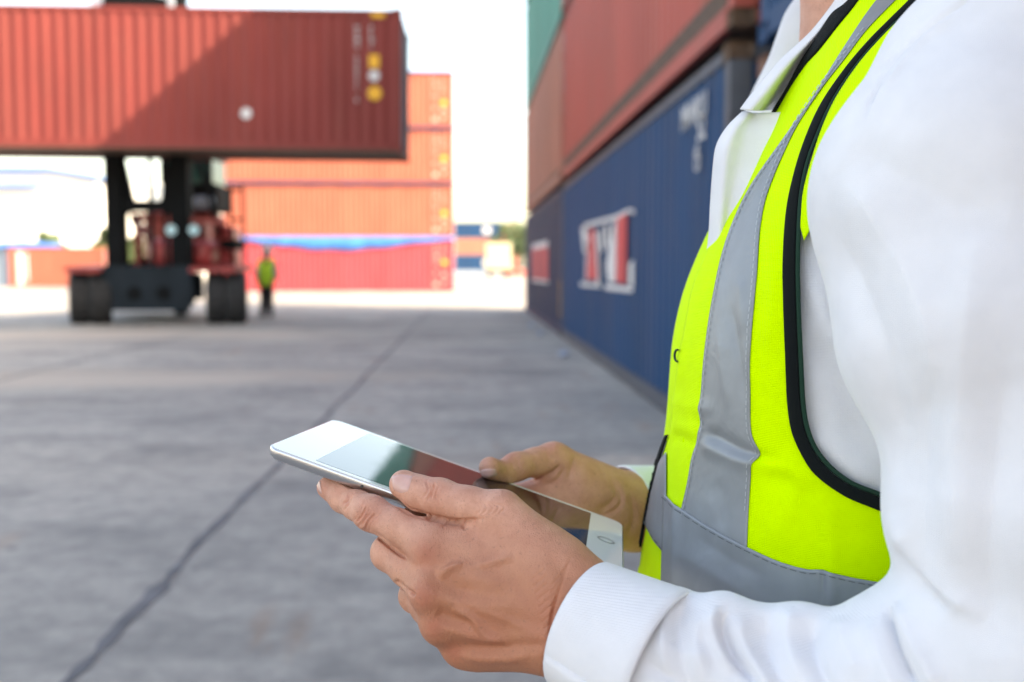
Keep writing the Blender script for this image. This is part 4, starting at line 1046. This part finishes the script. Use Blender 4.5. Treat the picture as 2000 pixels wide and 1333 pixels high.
def interp_s(x, xp, fp):
    """smoothed linear interpolation"""
    xp = np.asarray(xp, float); h = 0.02
    return np.mean([np.interp(x+o, xp, fp) for o in np.linspace(-h, h, 9)], axis=0)
aF, aB, bL = (interp_s(zz, rz_, [r[k] for r in ROWS]) for k in (1, 2, 3))
def sect(th, a_f, a_b, b, grow):
    ct, st = np.cos(th), np.sin(th); ex = 2/2.25
    a = np.where(ct > 0, a_f, a_b)+grow
    return np.sign(ct)*np.abs(ct)**ex*a, np.sign(st)*np.abs(st)**ex*(b+grow)
SHELL = 0.006
cxs = []
ths = np.radians(np.linspace(-120, 120, 161))
for k, z in enumerate(zz):
    cx = 0.25
    for _ in range(6):
        u_, v_ = sect(ths, aF[k], aB[k], bL[k], SHELL)
        X = cx+FWD[0]*u_+LEFT[0]*v_; Y = CY+FWD[1]*u_+LEFT[1]*v_
        px, py, d = proj(np.stack([X, Y, np.full_like(X, z)], 1)); i = int(np.argmin(px))
        cx += (np.interp(py[i], SIL_Y, SIL_X)-px[i])*d[i]/FPX
    cxs.append(cx)
cxs = np.convolve(np.pad(cxs, 6, mode='edge'), np.ones(13)/13, 'valid')
def trunk(z, th, grow=0.0):
    a_f, a_b, b, c = (np.interp(z, zz, q) for q in (aF, aB, bL, cxs))
    u_, v_ = sect(th, a_f, a_b, b, grow)
    return np.stack([c+FWD[0]*u_+LEFT[0]*v_, CY+FWD[1]*u_+LEFT[1]*v_, z+0*u_], -1)
def trunk_grid(z0, z1, t0, t1, nz, nt, grow):
    Z, TH_ = np.meshgrid(np.linspace(z0, z1, nz), np.radians(np.linspace(t0, t1, nt)), indexing='ij')
    V = trunk(Z.ravel(), TH_.ravel(), grow)
    I = np.arange(nz*nt).reshape(nz, nt); Q = np.stack([I[:-1, :-1], I[:-1, 1:], I[1:, 1:], I[1:, :-1]], -1).reshape(-1, 4)
    return V, Q
tV, tQ = trunk_grid(0.87, 1.505, -180, 180, 150, 200, 0.0)
tN = normals_of(tV, tQ)
if (tN[:, :2]*(tV[:, :2]-np.array([np.mean(cxs), CY]))).sum() < 0: tQ = tQ[:, ::-1]; tN = -tN
tV = relief(tV, tN, [([(1600, 470), (1620, 560), (1650, 640)], 16, -4), ([(1590, 520), (1640, 650), (1700, 760)], 22, 4), ([(1575, 640), (1640, 760), (1700, 900)], 26, -3), ([(1600, 860), (1690, 930)], 20, 3)])
shirt = link('shirt', np_mesh('shirt', tV, tQ), M_shirt, man)
shV, shQ = trunk_grid(0.87, 1.505, -180, 180, 240, 300, SHELL)
shell = BVHTree.FromPolygons([tuple(v) for v in shV], [tuple(q) for q in shQ])
def on_shell(x, y, off):
    for k in range(40):
        hit = shell.ray_cast(Vector(c_o), Vector(ray(x+2*k, y)))
        if hit[0] is not None:
            n = np.array(hit[1]); p = np.array(hit[0])
            if n @ (p-c_o) > 0: n = -n
            return p+n*off
    return P(x, y, 0.62)

# ---- sleeves
def sleeve_near():
    f = Field(P(2120, 60, .50)*0+np.minimum.reduce([P(1200, 1560, .40), P(2400, -150, .33), P(2400, 1560, .36)])-np.array([0.02, 0.02, 0.06]), np.maximum.reduce([P(2520, -150, .56), P(1200, -150, .60), P(2450, 1500, .56)])+0.02, 0.0025)
    D = f.new(); A = lambda x, y, d, r: (P(x, y, d), r)
    up = [A(2130, -80, .54, .052), A(2062, 30, .50, .054), A(1972, 190, .478, .0635), A(1896, 388, .462, .0715), A(1932, 640, .445, .0652), A(2012, 835, .435, .0608), A(2018, 1000, .430, .0605), A(2056, 1130, .43, .0600), A(2010, 1265, .430, .0600)]
    f.chain(D, up, 0.006)
    f.cone(D, P(2040, 40, .50), P(1960, 60, .60), .050, .045, 0.02)
    f.chain(D, [A(2180, 40, .52, .06), A(2100, 380, .50, .085), A(2120, 700, .49, .085), A(2140, 1000, .47, .075), A(2120, 1280, .46, .07)], 0.008)
    E_ = f.new()
    fo = [A(2010, 1275, .430, .058), A(1820, 1380, .445, .054), A(1650, 1440, .457, .0505), A(1480, 1408, .474, .0462), A(1330, 1334, .488, .0408), A(1262, 1292, .4925, .0365)]
    f.chain(E_, fo, 0.006)
    for x, y, d, r in ((1322, 1186, .487, .0085), (1420, 1190, .478, .0075), (1404, 1222, .472, .012), (1545, 1238, .468, .014), (1578, 1228, .464, .0085), (1470, 1240, .473, .012), (1700, 1258, .452, .014)): f.ell(E_, P(x, y, d), (r,)*3, 0.012)
    k = 0.006; h = np.clip(k-np.abs(D-E_), 0, None)/k; D = np.minimum(D, E_)-h*h*k*0.25
    V, Q = f.mesh(D); V = smooth_mesh(V, Q, 4); V, Q = subdivide(V, Q); V = smooth_mesh(V, Q, 3); N = normals_of(V, Q)
    marks = [([(1895, -10), (1880, 5), (1800, 62), (1742, 122), (1702, 190), (1690, 240)], 4.5, -2.6), ([(1890, 12), (1812, 70), (1756, 130), (1716, 196)], 8, 1.3),
             ([(1640, 330), (1720, 440), (1800, 600), (1840, 800)], 45, 3.5), ([(1610, 420), (1690, 580), (1745, 760), (1770, 980)], 32, -3.0), ([(1910, 430), (1880, 700), (1870, 900), (1860, 1120)], 60, 3.5), ([(1830, 700), (1806, 860), (1800, 1000), (1810, 1180)], 40, -3.0),
             ([(1970, 700), (1945, 900), (1930, 1100), (1950, 1300)], 45, -3.0), ([(1660, 280), (1740, 330), (1850, 390), (1980, 420)], 55, -2.5), ([(1730, 1000), (1775, 1085), (1850, 1160), (1930, 1210)], 26, 3.5), ([(1735, 1060), (1790, 1130), (1860, 1200)], 20, -3.0),
             ([(1730, 1180), (1740, 1226), (1760, 1286), (1800, 1360)], 8, -7.0), ([(1752, 1170), (1775, 1230), (1810, 1300), (1850, 1370)], 24, 5.0), ([(1695, 1200), (1712, 1260), (1745, 1340), (1780, 1400)], 22, 3.5),
             ([(1420, 1190), (1412, 1222), (1424, 1262), (1450, 1300), (1500, 1360)], 10, -8.0), ([(1402, 1180), (1392, 1222), (1404, 1270), (1435, 1320)], 13, 4.5), ([(1445, 1195), (1450, 1250), (1480, 1310), (1520, 1360)], 20, 4.0),
             ([(1345, 1160), (1324, 1220), (1335, 1300), (1360, 1360)], 14, -3.0), ([(1312, 1155), (1294, 1230), (1300, 1320)], 15, 3.0), ([(1372, 1190), (1360, 1260), (1380, 1330)], 17, 2.4),
             ([(1500, 1190), (1498, 1260), (1530, 1333), (1570, 1400)], 22, -4.0), ([(1592, 1205), (1584, 1260), (1612, 1333), (1650, 1400)], 15, -5.0), ([(1550, 1185), (1540, 1250), (1565, 1333)], 22, 4.0), ([(1640, 1200), (1650, 1260), (1690, 1333)], 28, 3.0),
             ([(1255, 1285), (1300, 1318), (1360, 1345), (1420, 1360)], 14, -3.0), ([(1270, 1240), (1330, 1275), (1400, 1290)], 22, 2.0)]
    marks = [(p_, w_, a_*(0.8 if p_[0][1] > 1150 else 1.0)) for p_, w_, a_ in marks]
    V = relief(V, N, marks, power=1.55)
    return link('sleeve', np_mesh('sleeve', V, Q), M_shirt, shirt)
sleeve_near()
def sleeve_far():
    A = lambda x, y, d, r: (P(x, y, d), r)
    ch = [A(1300, 1000, .790, .036), A(1400, 1030, .83, .044), A(1530, 1060, .88, .055), A(1580, 700, .90, .060), A(1600, 250, .88, .062), A(1650, 80, .83, .055)]
    pts = np.array([c[0] for c in ch]); f = Field(pts.min(0)-0.09, pts.max(0)+0.09, 0.005); D = f.new(); f.chain(D, ch, 0.02)
    V, Q = f.mesh(D); link('sleeve', np_mesh('sleeve', smooth_mesh(V, Q, 3), Q), M_shirt, shirt)
sleeve_far()
def loft_tube(name, rings, mat, parent, thick=0.0012, n=72):
    """rings: (centre, axis, up, r_up, r_side)"""
    V = []
    for c, ax, up, ru, rs in rings:
        ax = ax/np.linalg.norm(ax); up = up-(up @ ax)*ax; up /= np.linalg.norm(up); sd = np.cross(ax, up)
        for i in range(n):
            t = 2*math.pi*i/n; V.append(c+up*ru*math.cos(t)+sd*rs*math.sin(t))
    Q = [(k*n+i, k*n+(i+1) % n, (k+1)*n+(i+1) % n, (k+1)*n+i) for k in range(len(rings)-1) for i in range(n)]
    me = mesh(name, V, Q, True); o = link(name, me, mat, parent)
    md = o.modifiers.new('thick', 'SOLIDIFY'); md.thickness = thick; md.offset = 0
    return o
# near cuff
C0, C1 = P(1138, 1219, .5095), P(1278, 1294, .4865); ax = C1-C0; upv = c_u
loft_tube('cuff', [(C0+ax*t, ax, upv, r, r*0.99) for t, r in ((-0.002, .0326), (0.01, .0331), (0.12, .0336), (0.35, .0346), (0.6, .0358), (0.85, .0371), (1.0, .0379), (1.10, .0384), (1.12, .0372))], M_cuff, shirt, 0.0016)
0 and loft_tube('cuff_seam', [(C0+ax*t, ax, upv, r, r*0.99) for t, r in ((0.035, .03455), (0.045, .0349), (0.055, .0348), (0.062, .0345))], M_cuff, shirt, 0.0003)
# cuff placket: a folded edge running along the lower side
pl = []
for i in range(30):
    t = i/29; c = C0+ax*(0.0+1.12*t); a_ = ax/np.linalg.norm(ax); up_ = upv-(upv @ a_)*a_; up_ /= np.linalg.norm(up_); sd = np.cross(a_, up_)
    if sd @ c_f > 0: sd = -sd
    for j in range(6):
        ang = math.radians(102+j*9); r = (.0332+(.0386-.0332)*t)+0.0011*(1 if 0 < j else 0.2)
        pl.append(c+up_*r*math.cos(ang)+sd*r*math.sin(ang))
o = link('cuff_placket', mesh('cuff_placket', pl, [(i*6+j, i*6+j+1, i*6+j+7, i*6+j+6) for i in range(29) for j in range(5)], True), M_cuff, shirt); o.modifiers.new('t', 'SOLIDIFY').thickness = 0.0012
# far cuff
D0, D1 = P(1236, 992, .770), P(1330, 1005, .812); ax2 = D1-D0; axd = c_r*0.86+c_u*0.24+c_f*0.42
loft_tube('cuff', [(D0+ax2*t, axd*(1-min(1, t))+ax2/np.linalg.norm(ax2)*min(1, t), upv, r, r) for t, r in ((0, .0330), (0.03, .0336), (0.3, .0345), (0.7, .0365), (1.1, .039), (1.5, .042))], M_cuff, shirt, 0.0016)

# ---- collar and open front of the shirt
def sheet(name, cols, n, m, mat, parent, thick=0.001):
    cols = [spline(np.array([P(*q) for q in c]), n) for c in cols]
    G = np.array([spline(np.array([c[i] for c in cols]), m) for i in range(n)])
    V = G.reshape(-1, 3); Fc = [(i*m+j, i*m+j+1, (i+1)*m+j+1, (i+1)*m+j) for i in range(n-1) for j in range(m-1)]
    o = link(name, mesh(name, V, Fc, True), mat, parent); md = o.modifiers.new('t', 'SOLIDIFY'); md.thickness = thick; md.offset = 0; return o
def sd_(x, y, add): return proj(on_shell(x, y, 0))[2]+add
def colz(pts, add): return [(x, y, sd_(x, y, add)) for x, y in pts]
sheet('collar', [[(1655, -30, .640), (1588, 58, .634), (1522, 120, .628), (1470, 182, .625), (1446, 214, .624)],
                 [(1665, -30, .622), (1598, 60, .618), (1538, 128, .614), (1494, 188, .613), (1472, 216, .614)],
                 colz([(1672, -30), (1610, 60), (1556, 140), (1520, 196), (1508, 214)], 0.005),
                 colz([(1760, -30), (1692, 66), (1625, 130), (1560, 188), (1530, 206)], 0.014)], 40, 24, M_shirt, shirt)
sheet('placket', [[(1450, 219, .632), (1421, 248, .630), (1400, 284, .630), (1393, 330, .631), (1388, 400, .634), (1384, 470, .638), (1372, 560, .645)],
                  [(1464, 220, .624), (1436, 252, .618), (1419, 290, .616), (1412, 335, .616), (1408, 400, .618), (1402, 470, .622), (1385, 560, .632)],
                  [(1478, 222, .626), (1462, 256, .620), (1450, 296, .618), (1440, 340, .617), (1430, 400, .618), (1418, 470, .621), (1400, 560, .63)],
                  colz([(1535, 220), (1520, 258), (1500, 298), (1482, 342), (1462, 400), (1440, 470), (1415, 560)], 0.012)], 44, 24, M_shirt, shirt)

# ---- trousers and shoes, hair (out of the picture)
def lower():
    c = np.array([np.mean(cxs), CY, 0]); f = Field(c+np.array([-0.32, -0.28, -0.01]), c+np.array([0.28, 0.28, 1.0]), 0.008); D = f.new()
    f.ell(D, c+np.array([0, 0, 0.88]), (0.125, 0.165, 0.13), 0.05)
    for s_ in (-1, 1): f.cone(D, c+np.array([0, 0.085*s_, 0.86]), c+np.array([-0.01, 0.095*s_, 0.48]), 0.092, 0.066, 0.03); f.cone(D, c+np.array([-0.01, 0.095*s_, 0.48]), c+np.array([0.01, 0.10*s_, 0.09]), 0.066, 0.060, 0.03)
    V, Q = f.mesh(D); link('trousers', np_mesh('trousers', V, Q), M_trous, man)
    for s_ in (-1, 1):
        f2 = Field(c+np.array([-0.26, 0.10*s_-0.08, -0.002]), c+np.array([0.12, 0.10*s_+0.08, 0.16]), 0.006); D = f2.new()
        f2.cone(D, c+np.array([0.03, 0.10*s_, 0.05]), c+np.array([-0.17, 0.105*s_, 0.04]), 0.045, 0.038, 0.02); f2.cone(D, c+np.array([0.015, 0.10*s_, 0.06]), c+np.array([0.012, 0.10*s_, 0.12]), 0.045, 0.04, 0.02)
        V, Q = f2.mesh(D); V[:, 2] = np.maximum(V[:, 2], 0.004); link('shoe', np_mesh('shoe', V, Q), M_trim, man)
    f3 = Field(HEAD-0.16, HEAD+0.22, 0.006); D = f3.new(); f3.ell(D, HEAD+np.array([0.028, 0, 0.065]), (0.102, 0.082, 0.102), 0.01); f3.ell(D, HEAD+np.array([0.06, 0, 0.0]), (0.06, 0.068, 0.07), 0.02)
    V, Q = f3.mesh(D); link('hair', np_mesh('hair', V, Q), simple('black_hair', (0.012, 0.010, 0.009), 0.45), man)
lower()
# ================================================================== vest
# edges of the near front panel, drawn as they fall on the chest
FRONT = [(1720, -75), (1676, -5), (1634, 53), (1597, 100), (1573, 126), (1544, 168), (1513, 217), (1479, 279), (1443, 333), (1420, 396), (1398, 441), (1380, 490), (1353, 557), (1338, 627), (1330, 681), (1322, 730), (1313, 780), (1307, 846), (1291, 890), (1277, 940), (1263, 994), (1252, 1050), (1243, 1120), (1232, 1200), (1222, 1290)]
ARM_IN = [(1850, -75), (1780, 0), (1740, 40), (1695, 86), (1650, 140), (1605, 207), (1573, 279), (1551, 351), (1538, 418), (1533, 500), (1533, 574), (1536, 697), (1541, 801), (1555, 862), (1592, 924), (1646, 966), (1700, 990), (1760, 1012), (1820, 1030)]
ARM_OUT = [(1890, -75), (1814, 0), (1760, 40), (1712, 88), (1672, 136), (1632, 198), (1601, 265), (1581, 320), (1570, 385), (1565, 480), (1565, 574), (1570, 697), (1576, 801), (1592, 862), (1621, 904), (1662, 937), (1710, 957), (1765, 975), (1825, 992)]
TAPE_L = [(1790, -75), (1715, 0), (1650, 94), (1596, 180), (1533, 270), (1470, 360), (1434, 432), (1411, 500), (1396, 570), (1386, 627), (1376, 706), (1370, 792), (1369, 838), (1353, 895), (1345, 940), (1330, 1012)]
TAPE_R = [(1825, -75), (1751, 0), (1695, 58), (1650, 117), (1605, 175), (1560, 243), (1533, 297), (1510, 351), (1495, 396), (1486, 450), (1480, 532), (1475, 586), (1466, 697), (1466, 772), (1468, 842), (1480, 884), (1469, 918), (1463, 999), (1459, 1088)]
BAND_T = [(1299, 965), (1337, 996), (1392, 1032), (1458, 1067), (1519, 1095), (1574, 1111), (1607, 1113), (1667, 1128), (1764, 1144), (1860, 1160)]
CREASE = [([(1372, 838), (1400, 856), (1440, 878), (1478, 890), (1540, 905)], 12, -3.2), ([(1365, 860), (1400, 880), (1450, 900), (1480, 905)], 14, 2.6), ([(1310, 830), (1340, 838), (1372, 845)], 10, 1.8), ([(1308, 850), (1340, 862), (1360, 870)], 12, -1.6),
          ([(1310, 780), (1350, 795), (1400, 800)], 14, 1.5), ([(1480, 905), (1540, 915), (1590, 950)], 18, 1.8), ([(1485, 930), (1540, 945), (1600, 985)], 18, -1.6), ([(1425, 590), (1440, 680), (1455, 790)], 8, -1.6), ([(1405, 640), (1412, 720), (1425, 800)], 9, 1.3), ([(1448, 560), (1452, 640)], 9, 1.2),
          ([(1400, 930), (1410, 990), (1400, 1040)], 14, -1.2), ([(1607, 1000), (1607, 1060), (1607, 1200)], 5, -1.2), ([(1620, 1000), (1625, 1180)], 14, 1.2), ([(1560, 960), (1520, 1040)], 25, 1.5),
          ([(1318, 640), (1330, 700), (1324, 760)], 8, 1.4), ([(1500, 420), (1510, 560), (1500, 700)], 18, 1.2), ([(1318, 980), (1316, 1160)], 10, 1.4), ([(1350, 1040), (1420, 1090), (1500, 1130)], 16, -1.0), ([(1340, 1090), (1440, 1150)], 16, 1.0)]
def finish(name, V, Q, mat, parent, thick):
    V = np.array(V); Q = np.array(Q); N = normals_of(V, Q); c = V-c_o
    flip = (N*c).sum() > 0
    if flip: Q = Q[:, ::-1]; N = -N
    V = relief(V, N, CREASE, front=-0.2, power=1.6)
    o = link(name, np_mesh(name, V, Q), mat, parent)
    if thick: md = o.modifiers.new('t', 'SOLIDIFY'); md.thickness = thick; md.offset = -1.0
    return o
def ribbon(name, A, B, n, m, off, mat, parent, thick=0.0006, round_=0.0):
    A = spline(A, n); B = spline(B, n); V = []
    for i in range(n):
        for j in range(m):
            t = j/(m-1); p = A[i]*(1-t)+B[i]*t; V.append(on_shell(p[0], p[1], off+round_*math.sin(math.pi*t)))
    Q = [(i*m+j, i*m+j+1, (i+1)*m+j+1, (i+1)*m+j) for i in range(n-1) for j in range(m-1)]
    return finish(name, V, Q, mat, parent, thick)
def along(pts, n):
    """resample a polyline by length"""
    s = spline(pts, 400); L_ = np.concatenate([[0], np.cumsum(np.hypot(*np.diff(s, axis=0).T))]); u = np.linspace(0, L_[-1], n)
    return np.stack([np.interp(u, L_, s[:, k]) for k in (0, 1)], 1)
RIGHT = ARM_IN+[(1880, 1060), (1890, 1150), (1895, 1300)]
tF = [0.0]; 
def split_loft(name, segs, off, mat, parent, nper=36, m=56, thick=0.0006):
    """segs: pairs of matching edge pieces"""
    rows = []
    for k, (a, b) in enumerate(segs):
        A = along(a, nper); B = along(b, nper)
        if k: A = A[1:]; B = B[1:]
        rows += list(zip(A, B))
    n = len(rows); V = []
    for A, B in rows:
        for j in range(m): t = j/(m-1); p = A*(1-t)+B*t; V.append(on_shell(p[0], p[1], off))
    Q = [(i*m+j, i*m+j+1, (i+1)*m+j+1, (i+1)*m+j) for i in range(n-1) for j in range(m-1)]
    return finish(name, V, Q, mat, parent, thick)
vest = split_loft('vest', [(FRONT[:7], ARM_IN[:6]), (FRONT[6:12], ARM_IN[5:10]), (FRONT[11:18], ARM_IN[9:14]), (FRONT[17:21], [ARM_IN[13], ARM_IN[14], ARM_IN[15], ARM_IN[16]]), (FRONT[20:23], [ARM_IN[16], ARM_IN[17], ARM_IN[18]]), (FRONT[22:], [ARM_IN[18], (1870, 1150), (1880, 1300)])], 0.0, M_vest, man)
# far front panel and back of the vest, carried round the trunk
def shell_panel(name, z0, z1, t0, t1, grow, nz=60, nt=60, cut=None):
    V, Q = trunk_grid(z0, z1, t0, t1, nz, nt, grow)
    if cut is not None: Q = Q[cut(V[Q].mean(1))]
    V = np.array(V); N = normals_of(V, Q)
    if (N[:, :2]*(V[:, :2]-np.array([np.mean(cxs), CY]))).sum() < 0: Q = Q[:, ::-1]
    o = link(name, np_mesh(name, V, Q), M_vest, vest); md = o.modifiers.new('t', 'SOLIDIFY'); md.thickness = 0.0006; md.offset = -1; return o
def vee(c):
    q = c[:, :2]-np.stack([np.interp(c[:, 2], zz, cxs), np.full(len(c), CY)], 1); t = np.degrees(np.arctan2(q @ LEFT, q @ FWD))
    return c[:, 2] < 1.332+np.maximum(0, -t-12)*0.0036
shell_panel('far_front_panel', 0.93, 1.43, -62, 22, SHELL-0.0012, 140, 120, vee)
shell_panel('back_panel', 0.93, 1.40, 105, 255, SHELL-0.0012)
shell_panel('side_panel', 0.93, 1.13, 60, 106, SHELL-0.0015, 30, 30); shell_panel('side_panel', 0.93, 1.20, -106, -61, SHELL-0.0015, 30, 30)
# strip of the back panel seen inside the arm opening
ribbon('back_edge', [(1880, -60), (1806, 4), (1738, 56), (1690, 108), (1644, 175), (1612, 240), (1588, 310), (1571, 375), (1564, 440)], [(1930, -40), (1860, 40), (1790, 90), (1730, 150), (1690, 230), (1660, 300), (1630, 370), (1600, 420), (1572, 470)], 50, 10, 0.0010, M_vest, vest)
# reflective tape
tape = ribbon('reflective_tape', TAPE_L, TAPE_R, 130, 26, 0.0009, M_refl, vest, 0.0005)
BAND_B = [(x-4 if x < 1400 else x, y+178+(x-1300)*0.06) for x, y in BAND_T]
band = ribbon('reflective_band', BAND_T, BAND_B, 110, 34, 0.0016, M_refl, vest, 0.0005)
ribbon('reflective_band', [(1304, 884), (1290, 905), (1278, 945), (1266, 985), (1262, 1010)], [(1304, 1086), (1303, 1086), (1293, 1073), (1279, 1056), (1265, 1030)], 26, 16, 0.0014, M_refl, vest, 0.0004)
# far panel tape glimpsed beyond the front edge
ribbon('reflective_tape', [(1292, 868), (1288, 884), (1284, 902)], [(1303, 862), (1298, 880), (1290, 905)], 10, 6, 0.0006, M_refl, vest, 0.0003)
# binding
ribbon('binding', ARM_IN, [tuple(np.array(a)*0.28+np.array(b)*0.72) for a, b in zip(ARM_IN, ARM_OUT)], 150, 8, 0.0014, M_trim, vest, 0.0012, 0.0007)
ribbon('binding_edge', [tuple(np.array(a)*0.29+np.array(b)*0.71) for a, b in zip(ARM_IN, ARM_OUT)], ARM_OUT, 150, 6, 0.0008, M_pipe, vest, 0.0012, 0.0008)
ribbon('binding', [(1708, -75), (1660, 0), (1626, 29), (1594, 79), (1568, 118), (1534, 181), (1514, 213), (1504, 236)], [(1724, -75), (1678, 0), (1636, 53), (1599, 100), (1575, 126), (1546, 168), (1518, 216), (1506, 236)], 80, 8, 0.0012, M_trim, vest, 0.0012, 0.0006)
ribbon('binding', [(1302, 852), (1288, 889), (1274, 940), (1260, 994), (1250, 1050), (1247, 1070)], [(1307, 850), (1293, 892), (1280, 942), (1266, 996), (1256, 1050), (1252, 1070)], 50, 6, 0.0016, M_trim, vest, 0.0010, 0.0004)
# front placket edge and the snap ring
def snap(cx, cy):
    n = 18; A = [(cx+9*math.cos(t), cy+13*math.sin(t)) for t in np.radians(np.linspace(95, 290, n))]; B = [(cx+6.0*math.cos(t), cy+10*math.sin(t)) for t in np.radians(np.linspace(95, 290, n))]
    V = [on_shell(x, y, 0.0022) for p in zip(A, B) for x, y in p]; Q = [(2*i, 2*i+1, 2*i+3, 2*i+2) for i in range(n-1)]
    finish('snap_ring', V, Q, M_pipe, vest, 0.0008)
snap(1331, 696)
def stitches(line, off, mat, dash=9.0, gap=5.0, w=0.8):
    s = along(line, 700); L_ = np.concatenate([[0], np.cumsum(np.hypot(*np.diff(s, axis=0).T))]); V = []; Q = []; u = 0.0
    while u+dash < L_[-1]:
        a = np.array([np.interp(u, L_, s[:, k]) for k in (0, 1)]); b = np.array([np.interp(u+dash, L_, s[:, k]) for k in (0, 1)]); d = (b-a)/np.linalg.norm(b-a); n = np.array([-d[1], d[0]])*w
        i0 = len(V); V += [on_shell(*(q), off) for q in (a-n, b-n, b+n, a+n)]; Q.append((i0, i0+1, i0+2, i0+3)); u += dash+gap
    o = finish('stitching', V, Q, mat, vest, 0.0); o['kind'] = 'stuff'; return o
stitches([(x+5, y+1) for x, y in TAPE_L[2:]], 0.0018, M_thread2); stitches([(x-5, y) for x, y in TAPE_R[2:-1]], 0.0018, M_thread2)
stitches([(x, y+7) for x, y in BAND_T[:-1]], 0.0026, M_thread, 13, 6)
stitches([(1264, 1020), (1279, 1048), (1292, 1064), (1299, 1075)], 0.0026, M_thread, 9, 5)
